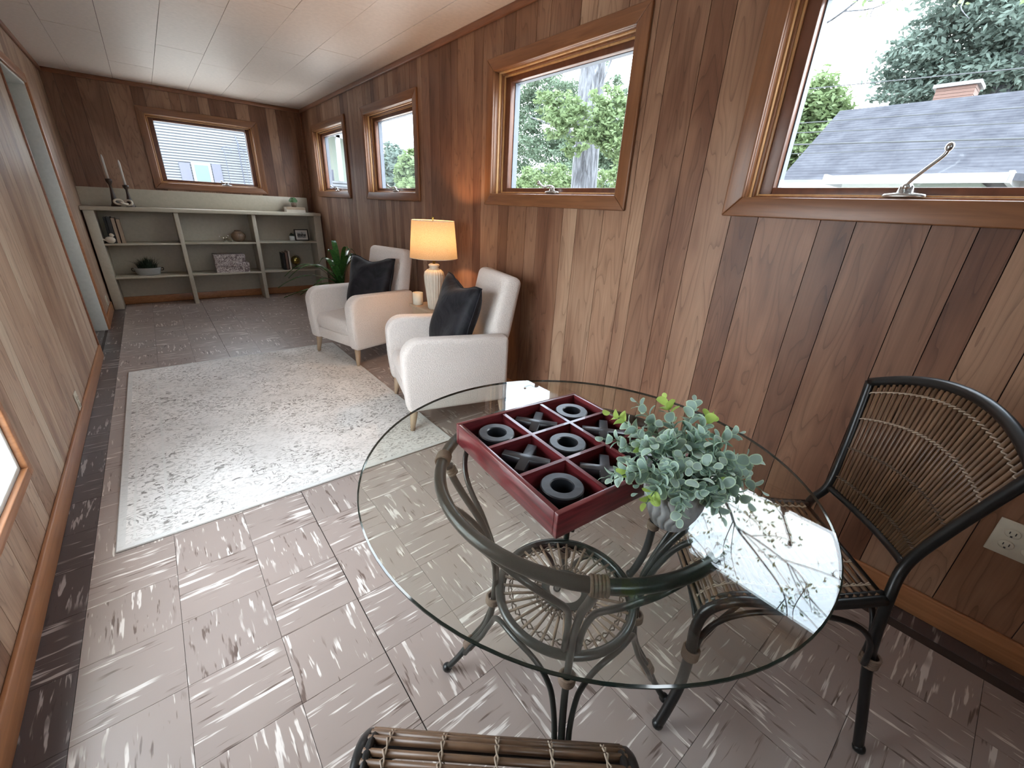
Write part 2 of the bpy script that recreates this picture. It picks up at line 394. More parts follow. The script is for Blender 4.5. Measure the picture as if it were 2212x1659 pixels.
for k in range(-9, 24):
    y0 = Y0+k*T; y1 = min(y0+T, 6.40)
    if k > -7: tilemesh(LX, X0, y0, y1, M['dtile_b'] if k % 2 else M['dtile_a'], 'border_tile')
    if k < 8: tilemesh(RB, R, y0, y1, M['dtile_a'] if k % 2 else M['dtile_b'], 'border_tile')
b = MB()
for k in range(-9, -6): b.box(LX, .957, Y0+k*T, Y0+(k+1)*T-.001, 0, TZ)
tag(b.build('tile_field', M['tile_a'], floor), kind='stuff')
# doorway threshold floor
b = MB(); b.box(-1.5, LX-.02, 4.2, 5.6, -.12, 0); thr_ = tag(b.build('floor', M['dtile_a']), kind='structure')

# ceiling
b = MB(); b.box(LX-.15, R+.14, YB-.1, L+.14, H+.006, H+.12); ceil_ = tag(b.build('ceiling', M['sub']), kind='structure')
TC = .3048; cx0 = .009-3*TC
for i in range(9):
    xa, xb = cx0+i*TC, cx0+(i+1)*TC
    xa = max(xa, LX); xb = min(xb, R)
    if xb-xa < .02: continue
    off = (.30 if i % 2 else 0)
    y = -.7-off
    while y < L:
        ya, yb = max(y, YB), min(y+.61, L); y += .61
        if yb-ya < .02: continue
        b = MB(); s = random.uniform(0, .0022)
        b.box(xa+.0012, xb-.0012, ya+.0004, yb-.0004, H-s, H+.006); b.build('ceiling_tile', M['ceil'], ceil_)

# ------------------------------------------------------------------ walls
def holes_split(a, c, z0, z1, holes):
    """rectangles of board [a,c] x [z0,z1] minus holes"""
    cuts = sorted({a, c} | {h for H_ in holes for h in (H_[0], H_[1]) if a < h < c}); out = []
    for p, q in zip(cuts, cuts[1:]):
        mid = (p+q)/2; segs = [(z0, z1)]
        for (h0, h1, g0, g1) in holes:
            if h0 < mid < h1:
                ns = []
                for (s0, s1) in segs:
                    if g0 > s0: ns.append((s0, min(g0, s1)))
                    if g1 < s1: ns.append((max(g1, s0), s1))
                segs = [s for s in ns if s[1]-s[0] > .001]
        out += [(p, q, s0, s1) for s0, s1 in segs]
    return out
PT = .005
def wall(name, axis, pos, sgn, a, c, holes, seams, mat, thick=WT, cover_z0=0.0):
    """slab behind the plane axis=pos (room on the side -sgn), planks proud of it"""
    w = MB()
    for (p, q, s0, s1) in holes_split(a, c, -.1, H+.05, holes):
        lo, hi = sorted((pos+sgn*PT, pos+sgn*thick))
        if axis == 'x': w.box(lo, hi, p, q, s0, s1)
        else: w.box(p, q, lo, hi, s0, s1)
    wo_ = tag(w.build(name, [M['sub']]), kind='structure')
    lo, hi = sorted((pos, pos+sgn*PT))
    for p, q in zip(seams, seams[1:]):
        if q-p < .012: continue
        m = MB()
        for (u0, u1, s0, s1) in holes_split(p, q, cover_z0, H, holes):
            u0 = u0+.0013 if abs(u0-p) < 1e-6 else u0; u1 = u1-.0013 if abs(u1-q) < 1e-6 else u1
            if u1 <= u0: continue
            if axis == 'x': m.box(lo, hi, u0, u1, s0, s1)
            else: m.box(u0, u1, lo, hi, s0, s1)
        if m.v: m.build('plank', mat, wo_)
    return wo_
rs = [.236,.417,.517,.72,.822,.975,1.076,1.222,1.30,1.457,1.636,1.739,1.946,2.049,2.223,2.324,2.526,2.622,2.817,2.90,3.054,3.201]
pat = [.18, .10, .15, .08, .20, .11, .17, .09, .14]
y = .236; k = 0; pre = []
while y > YB: y -= pat[(k*2+1) % 9]; pre.insert(0, max(y, YB)); k += 1
y = 3.201; post = []; k = 0
pat2 = [.11, .07, .13, .06, .15, .08, .10, .07, .12]
while y < L: y += pat2[k % 9]; post.append(min(y, L)); k += 1
seams_r = pre+rs+post
HO = .012                                   # casing overlaps the opening by this
wh = [(y0+CW-HO, y1-CW+HO, ZW0+CW-HO, ZW1-CW+HO) for _, y0, y1 in WINS]
wall('wall_right', 'x', R, 1, YB, L+.13, wh, seams_r, M['plank_y'])
bs = [LX,-.429,-.278,-.057,.126,.23,.441,.536,.694,.795,.965,1.05,1.191,1.37,1.48,1.691,R]
wall('wall_back', 'y', L, 1, LX-.13, R, [(.121+CW-HO, 1.255-CW+HO, 1.238+CW-HO, 2.038-CW+HO)], bs, M['plank_x'], cover_z0=1.0)
# left wall: window near the camera, doorway farther on
DY0, DY1, DZ = 4.40, 5.28, 1.93
LWIN = (.70, 1.98, .30, 1.62)
ls = [YB]; k = 3
while ls[-1] < DY0-.12: ls.append(ls[-1]+pat[k % 9]); k += 1
ls[-1] = DY0; ls += [4.52, 4.66, 4.80, 4.98, 5.12, DY1, 5.42, 5.6, 5.72, 5.9, 6.04, 6.2, 6.35, L]
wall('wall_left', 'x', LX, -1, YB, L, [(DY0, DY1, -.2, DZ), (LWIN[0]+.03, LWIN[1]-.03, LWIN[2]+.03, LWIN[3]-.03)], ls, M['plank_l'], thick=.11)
fs = [LX]; k = 0
while fs[-1] < R: fs.append(min(fs[-1]+pat[k % 9], R)); k += 1
FW = (-.35, .25, 1.1, 2.0)
wall('wall_front', 'y', YB, -1, LX-.13, R+.13, [FW], fs, M['plank_x'])
# hall behind the doorway
b = MB(); b.box(-1.6, -1.5, 4.1, 5.7, -.1, 2.3); b.box(-1.6, LX-.11, 4.05, 4.12, -.1, 2.3); b.box(-1.6, LX-.11, 5.62, 5.7, -.1, 2.3); b.box(-1.6, LX-.11, 4.05, 5.7, 2.3, 2.36)
tag(b.build('wall_hall', M['doorpaint']), kind='structure')
# ---- trims
def strip(name, x0, x1, y0, y1, z0, z1, mat, bev=.004, parent=None):
    b = MB(); b.box(x0, x1, y0, y1, z0, z1); o = b.build(name, mat, parent)
    if bev: bevel(o, bev, 2)
    if not parent: tag(o, kind='structure')
    return o
strip('baseboard_right', R-.014, R, YB, 6.40, 0.003, .098, M['base'])
strip('baseboard_left', LX, LX+.014, YB, DY0-.01, 0.003, .098, M['base'])
strip('baseboard_left', LX, LX+.014, DY1+.07, 6.14, 0.003, .098, M['base'])
strip('baseboard_front', LX, R, YB, YB+.014, .003, .098, M['base'])
strip('trim_1', R-.018, R, YB, L, H-.042, H-.001, M['crown'], .006)
strip('trim_2', LX, R, L-.018, L, H-.042, H-.001, M['crown'], .006)
strip('trim_3', LX, LX+.018, YB, L, H-.042, H-.001, M['crown'], .006)
strip('trim_4', R-.016, R, L-.016, L, 1.22, H-.04, M['crown'], .004)
# ---- doorway
dr = empty('door_1', (LX, DY1, 0), kind='structure')
def child_box(parent, name, x0, x1, y0, y1, z0, z1, mat, bev=.003, label=None):
    b = MB(); ox, oy, oz = parent.location
    b.box(x0-ox, x1-ox, y0-oy, y1-oy, z0-oz, z1-oz); o = b.build(name, mat, parent)
    if bev: bevel(o, bev, 2)
    if label: o['label'] = label
    return o
child_box(dr, 'jamb', LX-.11, LX+.001, DY1-.02, DY1, 0, DZ, M['white'], label='pale painted far jamb')
child_box(dr, 'jamb', LX-.11, LX+.001, DY0, DY0+.02, 0, DZ, M['white'])
child_box(dr, 'head_jamb', LX-.11, LX+.001, DY0+.02, DY1-.02, DZ-.02, DZ, M['white'])
child_box(dr, 'casing', LX-.004, LX+.016, DY1-.006, DY1+.06, 0, DZ+.06, M['base'], .005)
child_box(dr, 'edge_trim', LX-.004, LX+.010, DY0-.022, DY0+.004, 0, DZ+.02, M['crown'], .003)
child_box(dr, 'head_casing', LX-.004, LX+.016, DY0-.022, DY1-.006, DZ-.006, DZ+.06, M['base'], .005)
child_box(dr, 'door_leaf', -1.38, LX-.115, 5.30, 5.34, .01, 1.93, M['white'])
# ---- windows
def window(name, axis, pos, a, c, z0, z1):
    """axis 'x': in the right wall; axis 'y': in the back wall. a..c along the wall, outward is +"""
    e = empty(name, (pos, a, z0) if axis == 'x' else (a, pos, z0), kind='structure')
    LC = c-a; HC = z1-z0
    tv, th = M['trim_v'], (M['trim_h'] if axis == 'x' else M['trim_x'])
    def bx(pn, d0, d1, u0, u1, w0, w1, mat, bev=.003, mi=None):
        b = MB()
        if axis == 'x': b.box(d0, d1, u0, u1, w0, w1)
        else: b.box(u0, u1, d0, d1, w0, w1)
        o = b.build(pn, mat, e)
        if bev: bevel(o, bev, 2)
        return o
    def mitred(pn, side, w, d0, d1, mat, bev):
        # flat casing board with 45 degree ends
        P = {'t': [(0, HC), (LC, HC), (LC-w, HC-w), (w, HC-w)], 'b': [(0, 0), (w, w), (LC-w, w), (LC, 0)],
             'l': [(0, 0), (0, HC), (w, HC-w), (w, w)], 'r': [(LC, 0), (LC-w, w), (LC-w, HC-w), (LC, HC)]}[side]
        pts = []
        for d in (d0, d1):
            for (u, w_) in P: pts.append((d, u, w_) if axis == 'x' else (u, d, w_))
        b = MB(); b.add(pts, [(0,1,2,3), (7,6,5,4), (0,4,5,1), (1,5,6,2), (2,6,7,3), (3,7,4,0)]); o = b.build(pn, mat, e)
        bm = bmesh.new(); bm.from_mesh(o.data); bmesh.ops.recalc_face_normals(bm, faces=bm.faces); bm.to_mesh(o.data); bm.free()
        bevel(o, bev, 3); return o
    for s, m in (('t', th), ('b', th), ('l', tv), ('r', tv)): mitred('casing', s, CW-.0005, -.018, 0.0, m, .005)
    w = CW
    # stepped jamb: ring by ring from the room outwards (depth0, depth1, inset)
    steps = [(0.0, .028, 0, .012, M['trim_v'], 'jamb'), (.028, .044, 0, .018, M['stop'], 'stop'), (.044, .058, 0, .026, M['trim_v'], 'stop'),
             (.058, .068, 0, .034, M['stop'], 'stop')]
    for (d0, d1, i0, i1, mt, nm) in steps:
        a0, a1, h0, h1 = w-.013, LC-w+.013, w-.013, HC-w+.013
        t = i1
        bx(nm, d0, d1, a0, a0+t, h0, h1, mt, .0015); bx(nm, d0, d1, a1-t, a1, h0, h1, mt, .0015)
        bx(nm, d0, d1, a0+t, a1-t, h1-t, h1, mt, .0015); bx(nm, d0, d1, a0+t, a1-t, h0, h0+t*.8, mt, .0015)
    # sash
    a0, a1, h0, h1 = w-.013, LC-w+.013, w-.013, HC-w+.013; sw, sh = .076, .050
    bx('sash_stile', .068, .104, a0, a0+sw, h0, h1, M['sash']); bx('sash_stile', .068, .104, a1-sw, a1, h0, h1, M['sash'])
    bx('sash_rail', .068, .104, a0+sw, a1-sw, h1-sh-.01, h1, M['sash']); bx('sash_rail', .068, .104, a0+sw, a1-sw, h0, h0+sh, M['sash'])
    bx('pane', .090, .094, a0+sw-.006, a1-sw+.006, h0+sh-.006, h1-sh-.004, M['pane'], 0)
    # outside stop, painted pale blue-grey
    bx('exterior_stop', .104, .140, a0, a0+sw+.004, h0, h1, M['ext'], 0); bx('exterior_stop', .104, .140, a1-sw-.004, a1, h0, h1, M['ext'], 0)
    bx('exterior_stop', .104, .140, a0+sw, a1-sw, h1-sh-.012, h1, M['ext'], 0); bx('exterior_stop', .104, .140, a0+sw, a1-sw, h0, h0+sh-.01, M['ext'], 0)
    # crank operator on the sill
    def P(d, u, z): return (d, u, z) if axis == 'x' else (u, d, z)
    cu = (LC*.485 if name != 'window_4' else LC*.54) if axis == 'x' else LC*.62
    zb = h0+.020
    b = MB(); pl = []
    b.lathe([(.052, 0), (.054, .003), (.050, .009), (.020, .013), (.017, .03), (.012, .036)], 28, P(.035, cu, zb))
    for i, v in enumerate(b.v):           # oval escutcheon, long along the wall
        q = list(v); ax = 0 if axis == 'x' else 1
        q[ax] = (q[ax]-.035)*.38+.035; b.v[i] = tuple(q)
    ck = b.build('crank', M['steel'], e)
    b = MB(); s = -1 if axis == 'x' else 1
    if name == 'window_4': pts = [P(.030, cu, zb+.03), P(.022, cu-.006, zb+.045), P(.0, cu-.035, zb+.075), P(-.022, cu-.065, zb+.105), P(-.026, cu-.070, zb+.125)]
    elif name == 'window_5': pts = [P(.030, cu, zb+.03), P(.022, cu+.01, zb+.034), P(.0, cu-.03, zb+.03), P(-.01, cu-.055, zb+.04)]
    else: pts = [P(.030, cu, zb+.03), P(.022, cu+.012, zb+.038), P(.006, cu+.03, zb+.030), P(-.012, cu+.05, zb+.042), P(-.02, cu+.055, zb+.05)]
    b.tube(catmull(pts, 5), .0052, 8); b.ball(pts[-1], .010, 12, 1.2); b.ball(pts[0], .012, 12)
    hd = b.build('handle', M['steel'], ck)
    return e
for i, (ax, y0, y1) in enumerate(WINS): window('window_%d' % (i+1), 'x', R, y0, y1, ZW0, ZW1)
window('window_5', 'y', L, .121, 1.255, 1.238, 2.038)
# low window in the left wall
lw = empty('window_6', (LX, LWIN[0], LWIN[2]), kind='structure')
a0, a1, z0, z1 = LWIN
child_box(lw, 'casing', LX, LX+.018, a1-.035, a1, z0, z1, M['base']); child_box(lw, 'casing', LX, LX+.018, a0, a0+.035, z0, z1, M['base'])
child_box(lw, 'casing', LX, LX+.018, a0+.035, a1-.035, z0, z0+.035, M['base']); child_box(lw, 'casing', LX, LX+.018, a0+.035, a1-.035, z1-.035, z1, M['base'])
child_box(lw, 'frame', LX-.11, LX, a1-.05, a1-.025, z0, z1, M['white']); child_box(lw, 'frame', LX-.11, LX, a0+.025, a0+.05, z0, z1, M['white'])
child_box(lw, 'frame', LX-.11, LX, a0+.05, a1-.05, z0+.025, z0+.05, M['white']); child_box(lw, 'frame', LX-.11, LX, a0+.05, a1-.05, z1-.05, z1-.025, M['white'])
child_box(lw, 'pane', LX-.034, LX-.03, a0+.05, a1-.05, z0+.05, z1-.05, M['pane'], 0)

# unseen window added behind the camera to let in more light
fw_ = empty('window_7', (FW[0], YB, FW[2]), kind='structure')
for (x0, x1, z0, z1) in ((FW[0]-.06, FW[0]+.01, FW[2]-.06, FW[3]+.06), (FW[1]-.01, FW[1]+.06, FW[2]-.06, FW[3]+.06), (FW[0]+.01, FW[1]-.01, FW[2]-.06, FW[2]+.01), (FW[0]+.01, FW[1]-.01, FW[3]-.01, FW[3]+.06)):
    child_box(fw_, 'casing', x0, x1, YB, YB+.018, z0, z1, M['trim_v'])
for (x0, x1, z0, z1) in ((FW[0], FW[0]+.05, FW[2], FW[3]), (FW[1]-.05, FW[1], FW[2], FW[3]), (FW[0]+.05, FW[1]-.05, FW[2], FW[2]+.05), (FW[0]+.05, FW[1]-.05, FW[3]-.05, FW[3]), (-.06, -.04, FW[2]+.05, FW[3]-.05)):
    child_box(fw_, 'sash_rail', x0, x1, YB-.10, YB-.06, z0, z1, M['sash'])
child_box(fw_, 'pane', FW[0]+.05, FW[1]-.05, YB-.082, YB-.078, FW[2]+.05, FW[3]-.05, M['pane'], 0)
# ------------------------------------------------------------------ outlets
def outlet(x, y, z, s, hh, label, ww=.07, faces=1):
    e = empty('wall_outlet', (x, y, z), 0, label, 'outlet')
    b = MB(); d0, d1 = sorted((0, s*.005)); b.box(d0, d1, -ww/2, ww/2, -hh/2, hh/2); bevel(b.build('cover_plate', M['plate'], e), .002, 2)
    for q in range(faces):
        yy = (q-(faces-1)/2)*.046
        for zz in (-.02, .02):
            b = MB(); b.lathe([(.0165, 0), (.0165, .003), (.014, .004)], 20)
            b.v = [(s*(.005+v[2]), yy+v[0], zz+v[1]*.85) for v in b.v]
            so = b.build('socket', M['plate'], e)
            b = MB()
            xs = sorted((s*.0088, s*.0094))
            for dy, w_, h_ in ((-.006, .0012, .0045), (.006, .0012, .0038)): b.box(xs[0], xs[1], yy+dy-w_, yy+dy+w_, zz+.002-h_, zz+.002+h_)
            b.box(xs[0], xs[1], yy-.0022, yy+.0022, zz-.0115, zz-.007); b.build('slots', M['slot'], so)
    return e
outlet(R, -.235, .405, -1, .115, 'ivory double outlet on panelled wall right of rattan chair', .116, 2)
outlet(LX, 3.06, .145, 1, .10, 'white outlet low on the left wall just above baseboard')
outlet(LX, 5.86, .16, 1, .10, 'small white outlet low on left wall beside the bookcase')

# ------------------------------------------------------------------ rug
rx, ry = (-.35+RUGX, 1.765+RUGY)
rug = empty('area_rug', (rx, ry, TZ), 0, 'large pale grey distressed vintage-style rug on tiled floor', 'rug')
b = MB(); b.box(-RUGX, RUGX, -RUGY, RUGY, 0, .007); b.build('pile', M['rug'], rug)
b = MB(); c_ = [(-RUGX, -RUGY, .0035), (RUGX, -RUGY, .0035), (RUGX, RUGY, .0035), (-RUGX, RUGY, .0035)]
for p, q in zip(c_, c_[1:]+c_[:1]): b.tube([p, q], .004, 6)
b.build('bound_edge', M['rugedge'], rug)
GZ = TZ+.007

# ------------------------------------------------------------------ bookcase (built in)
bc = empty('bookcase', (.6, 6.29, 0), 0, 'long low beige painted bookcase built in under the end window', 'bookcase')
YF, YK = 6.143, 6.43
def bcb(name, x0, x1, y0, y1, z0, z1, bev=.002, mat=None): return child_box(bc, name, x0, x1, y0, y1, z0, z1, mat or M['beige'], bev)
bcb('top_board', LX+.004, R-.022, YF-.025, YK, 1.008, 1.045, .003)
bcb('backsplash', LX+.001, R-.09, YK, L-.001, 1.045, 1.222)
bcb('back_panel', LX+.001, R-.004, YK, L-.002, .08, 1.045)
bcb('side_panel', LX+.018, -.42, YF, YK, .004, 1.008); bcb('side_panel', R-.11, R-.022, YF, YK, .004, 1.008)
bcb('divider', .212, .252, YF, YK, .004, 1.008); bcb('divider', .955, .995, YF, YK, .004, 1.008)
BAYS = [(-.42, .212), (.252, .955), (.995, R-.11)]
for (a, c), dz in zip(BAYS, (-.004, 0, .004)):
    bcb('shelf', a, c, YF+.006, YK, .672+dz, .690+dz); bcb('shelf', a, c, YF+.006, YK, .322, .341)
bcb('kick_board', LX+.03, R-.02, YK-.02, YK, .004, .085, .002, M['base'])
BT = 1.045; S1 = .690; S2 = .341

# ------------------------------------------------------------------ shelf objects
def candlestick(x, y, hgt, ch, label):
    e = empty('candlestick', (x, y, BT), 0, label, 'candlestick')
    s = hgt/.26
    b = MB(); b.lathe([(.040, 0), (.040, .008*s), (.030, .03*s), (.022, .08*s), (.014, .14*s), (.011, .17*s), (.011, .205*s), (.016, .215*s), (.026, .235*s), (.026, .26*s), (.014, .261*s)], 20); b.build('turned_stem', M['darkwood'], e)
    c = tag(None or MBcandle(x, y, BT+hgt, ch), 'tapered white candle in the '+('taller' if hgt > .22 else 'shorter')+' dark candlestick', 'candle')
    return e
def MBcandle(x, y, z, h):
    b = MB(); b.lathe([(.011, 0), (.010, h*.85), (.006, h*.95), (.001, h)], 14); o = b.build('taper_candle', M['candle']); o.location = (x, y, z+.001); return o
candlestick(-.245, 6.30, .262, .222, 'taller dark turned candlestick on left of bookcase top')
candlestick(-.125, 6.30, .210, .235, 'shorter dark turned candlestick beside the wooden knot')
e = empty('chain_knot', (-.185, 6.25, BT), 0, 'pale carved wooden chain knot between the two candlesticks', 'ornament')
for k, (dx, dz, rx_, rz_) in enumerate(((-.03, .045, 1.1, .3), (.012, .035, .35, 1.2), (.045, .04, 1.25, -.5))):
    b = MB(); b.tube([Vector((math.cos(t)*.036, math.sin(t)*.026, 0)) for t in [2*PI*i/24 for i in range(24)]], .010, 8, True)
    o = b.build('link', M['cream'], e); o.location = (dx, 0, dz); o.rotation_euler = (rx_, 0, rz_)
def book(x0, x1, z0, z1, y0, y1, cover, label, flat=False, group=None):
    e = empty('book', ((x0+x1)/2, (y0+y1)/2, z0), 0, label, 'book', group)
    w, d, h = (x1-x0)/2, (y1-y0)/2, z1-z0; t = .0025
    b = MB()
    if not flat:   # spine towards the room
        b.box(-w, -w+t, -d, d, 0, h); b.box(w-t, w, -d, d, 0, h); b.box(-w, w, -d, -d+t, 0, h)
        o = b.build('cover', M[cover], e)
        b = MB(); b.box(-w+t, w-t, -d+t, d-.004, .003, h-.003); b.build('pages', M['page'], e)
    else:
        b.box(-w, w, -d, d, 0, t); b.box(-w, w, -d, d, h-t, h); b.box(-w, w, -d, -d+t, t, h-t); b.build('cover', M[cover], e)
        b = MB(); b.box(-w+.003, w-.003, -d+t, d-.004, t, h-t); b.build('pages', M['page'], e)
    return e
book(-.372, -.352, S1-.004, .942, 6.19, 6.37, 'blackbook', 'leftmost tall black book behind the white bird', group=None)
book(-.351, -.318, S1-.004, .946, 6.18, 6.37, 'blackbook', 'thick tall black book between thin black and tan books')
book(-.317, -.287, S1-.004, .935, 6.19, 6.37, 'tanbook', 'tan upright book next to the thick black book')
book(-.280, -.250, S1-.004, .922, 6.20, 6.37, 'tanbook', 'shortest tan upright book, right end of top left row')
# bird
e = empty('bird_figurine', (-.365, 6.18, S1-.004), -.1, 'small white ceramic bird with long raised tail on upper left shelf', 'figurine')
b = MB(); b.ball((0, 0, .036), .036, 18, .98); o = b.build('body', M['cream'], e); o.scale = (1.15, .85, 1)
b = MB(); b.ball((.018, 0, .082), .020, 14); b.tube([(.034, 0, .083), (.046, 0, .08)], [.005, .001], 6); b.build('head', M['cream'], e)
b = MB(); b.tube([(-.03, 0, .03), (-.065, 0, .045), (-.105, 0, .062)], [.012, .008, .004], 8); b.build('tail', M['cream'], e)
# grass planter
e = empty('grass_planter', (-.135, 6.27, S2), 0, 'dark spiky grass in an oval grey tub on lower left shelf', 'plant')
b = MB(); b.lathe([(.085, 0), (.10, .006), (.118, .07), (.122, .078), (.110, .078), (.105, .06)], 28)
o = b.build('tub', M['pot'], e); o.scale = (1, .55, 1)
for s in (-1, 1):
    b = MB(); b.tube(catmull([(s*.112, 0, .045), (s*.135, 0, .05), (s*.135, 0, .075), (s*.116, 0, .072)], 4), .004, 6); b.build('handle', M['blackmetal'], e)
b = MB(); rnd = random.Random(3)
for i in range(420):
    a = rnd.uniform(0, 2*PI); r0 = rnd.uniform(0, .085); x, y_ = r0*math.cos(a), r0*.5*math.sin(a)
    l = rnd.uniform(.06, .15); lean = rnd.uniform(.1, .9)*(.3+r0/.085); aa = a+rnd.uniform(-.5, .5)
    dx, dy = math.cos(aa)*lean, math.sin(aa)*lean*.6
    p0 = Vector((x, y_, .06)); p1 = p0+Vector((dx*.35, dy*.35, .8))*l*.6; p2 = p0+Vector((dx, dy, 1-.25*lean))*l
    sd = Vector((-math.sin(aa), math.cos(aa), 0))*.0028
    b.add([p0-sd, p0+sd, p1-sd*.8, p1+sd*.8, p2], [(0, 1, 3, 2), (2, 3, 4)])
tag(b.build('blades', M['grassy'], e), kind='stuff')
# patterned boxes
def damask():
    m, nt, b = newmat('damask paper'); v = coords(nt, (1, 1, 1)); n = noise(nt, v, 17, 1, 1.6)
    mm = N(nt, 'Math', operation='MULTIPLY'); mm.inputs[1].default_value = 6; nt.links.new(n, mm.inputs[0])
    f = N(nt, 'Math', operation='FRACT'); nt.links.new(mm.outputs[0], f.inputs[0])
    nt.links.new(ramp(nt, f.outputs[0], [(.45, (.52,.46,.43)), (.55, (.17,.125,.125))]), b.inputs['Base Color']); return m
M['damask'] = damask()
def gift(x, y, z, w, d, h, label):
    e = empty('keepsake_box', (x, y, z), 0, label, 'box')
    b = MB(); b.box(-w/2+.006, w/2-.006, -d/2+.006, d/2-.006, 0, h-.03); b.build('body', M['damask'], e)
    b = MB(); b.box(-w/2, w/2, -d/2, d/2, h-.045, h); bevel(b.build('lid', M['damask'], e), .003, 2)
gift(.668, 6.27, S2, .355, .19, .112, 'larger lower damask-patterned box on middle shelf'); gift(.655, 6.275, S2+.113, .325, .17, .095, 'smaller upper damask-patterned box stacked on the larger one')
# ribbed vase + jacks
e = empty('ribbed_vase', (.80, 6.29, S1), 0, 'round ribbed taupe vase on the middle upper shelf', 'vase')
b = MB(); b.lathe([(.03, 0), (.062, .02), (.078, .055), (.074, .085), (.05, .108), (.030, .117), (.032, .125), (.036, .130), (.028, .130), (.024, .118)], 96, rib=26, ribd=-.06); b.build('body', M['rodg'], e)
e['label'] = 'round ribbed taupe vase on the middle upper shelf'
e = empty('molecule_ornament', (.665, 6.24, S1), 0, 'small gold jack ornament with ball tips beside the ribbed vase', 'ornament')
jp = [Vector(p) for p in ((-.065, 0, .062), (-.03, -.01, .045), (0, 0, .05), (.02, 0, .068), (-.02, -.02, .010), (.055, -.01, .010), (.004, .03, .010))]
b = MB()
for p, q in ((0, 1), (1, 2), (2, 3), (1, 4), (2, 5), (2, 6)): b.tube([jp[p], jp[q]], .0022, 6)
b.build('rods', M['brass'], e)
for p in jp: b = MB(); b.ball(p, .0075, 10); b.build('ball', M['candle'], e)
# framed picture
e = empty('picture_frame', (1.525, 6.30, S1+.005), 0, 'small black picture frame with a black-and-white landscape photo', 'picture')
e.rotation_euler = (-.12, 0, .05)
b = MB(); w, h = .172, .142; 
for (x0, x1, z0, z1) in ((-w/2, w/2, 0, .012), (-w/2, w/2, h-.012, h), (-w/2, -w/2+.012, .012, h-.012), (w/2-.012, w/2, .012, h-.012)): b.box(x0, x1, -.008, .008, z0, z1)
b.build('frame', M['picframe'], e)
b = MB(); b.box(-w/2+.012, w/2-.012, -.002, .004, .012, h-.012); b.build('mat_board', M['candle'], e)
def photo():
    m, nt, b = newmat('grey landscape print'); v = coords(nt); X, Y, Z = sep(nt, v)
    n = noise(nt, coords(nt, (1, 1, 1.6)), 40, 3)
    a = N(nt, 'Math', operation='MULTIPLY_ADD'); a.inputs[1].default_value = 9; a.inputs[2].default_value = -.42; nt.links.new(Z, a.inputs[0])
    s = N(nt, 'Math', operation='ADD'); nt.links.new(a.outputs[0], s.inputs[0]); nt.links.new(n, s.inputs[1])
    nt.links.new(ramp(nt, s.outputs[0], [(.3, (.18,.18,.18)), (.5, (.35,.35,.35)), (.62, (.05,.05,.05)), (.8, (.05,.05,.05)), (.95, (.5,.5,.5))]), b.inputs['Base Color']); return m
b = MB(); b.box(-w/2+.032, w/2-.032, -.0028, -.0018, .032, h-.032); b.build('photograph', photo(), e)
b = MB(); b.hexa([(-.02, .004, .1), (.02, .004, .1), (.02, .008, .1), (-.02, .008, .1), (-.02, .05, .015), (.02, .05, .015), (.02, .054, .015), (-.02, .054, .015)]); b.build('stand', M['picframe'], e)
e = empty('potted_cactus', (1.400, 6.30, S1+.004), 0, 'tiny dark cactus in white pot left of picture frame', 'plant')
b = MB(); b.lathe([(.026, 0), (.032, .004), (.034, .06), (.030, .06), (.028, .05)], 20); b.build('pot', M['white'], e)
for dx, hh in ((0, .095), (-.013, .082), (.014, .085)): b = MB(); b.lathe([(.009, .045), (.011, .06), (.010, hh-.01), (.004, hh)], 10, (dx, 0, 0)); b.build('stalk', M['grassy'], e)
book(1.235, 1.262, S2, .552, 6.20, 6.36, 'blackbook', 'black upright book at left of lower right shelf row')
book(1.263, 1.290, S2, .556, 6.19, 6.36, 'brownbook', 'brown upright book between black and cream books')
book(1.300, 1.322, S2, .575, 6.19, 6.36, 'page', 'slim cream upright book next to the brass globe')
e = empty('globe_ornament', (1.395, 6.27, S2), 0, 'small brass desk globe on lower right shelf', 'globe')
b = MB(); b.ball((0, 0, .108), .056, 24); b.build('sphere', M['brass'], e)
b = MB(); b.lathe([(.034, 0), (.034, .006), (.010, .014), (.007, .045)], 20); b.build('base', M['darkwood'], e)
b = MB(); b.tube([Vector((math.sin(t)*.063, 0, .108-math.cos(t)*.063)) for t in [-.1+PI*i/16*1.06 for i in range(17)]], .0035, 6); b.build('meridian_arc', M['darkwood'], e)
for k, (z0, lb) in enumerate(((BT, 'cream book lying under another on bookcase top'), (BT+.031, 'pinkish book lying directly under the little succulent'))):
    book(1.370, 1.592, z0, z0+.030, 6.22, 6.38, 'page' if k == 0 else 'tanbook', lb, True)
e = empty('succulent', (1.48, 6.30, BT+.061), 0, 'small green succulent in a brown pot on the stacked books', 'plant')
b = MB(); b.lathe([(.022, 0), (.03, .004), (.034, .05), (.030, .05), (.028, .042)], 20); b.build('pot', M['wrap'], e)
def leaf_blob(bm_, c, r, n, s, rnd, flat=.8):
    for i in range(n):
        d = Vector((rnd.gauss(0, 1), rnd.gauss(0, 1), abs(rnd.gauss(0, 1))*flat)).normalized()
        p = Vector(c)+d*r*rnd.uniform(.6, 1); t = d.cross(Vector((rnd.random(), rnd.random(), rnd.random()))).normalized(); u = d.cross(t)
        bm_.add([p-t*s, p+u*s*.6, p+t*s, p-u*s*.6], [(0, 1, 2, 3)])
b = MB(); leaf_blob(b, (0, 0, .065), .052, 170, .017, random.Random(5)); tag(b.build('leaves', M['succ'], e), kind='stuff')

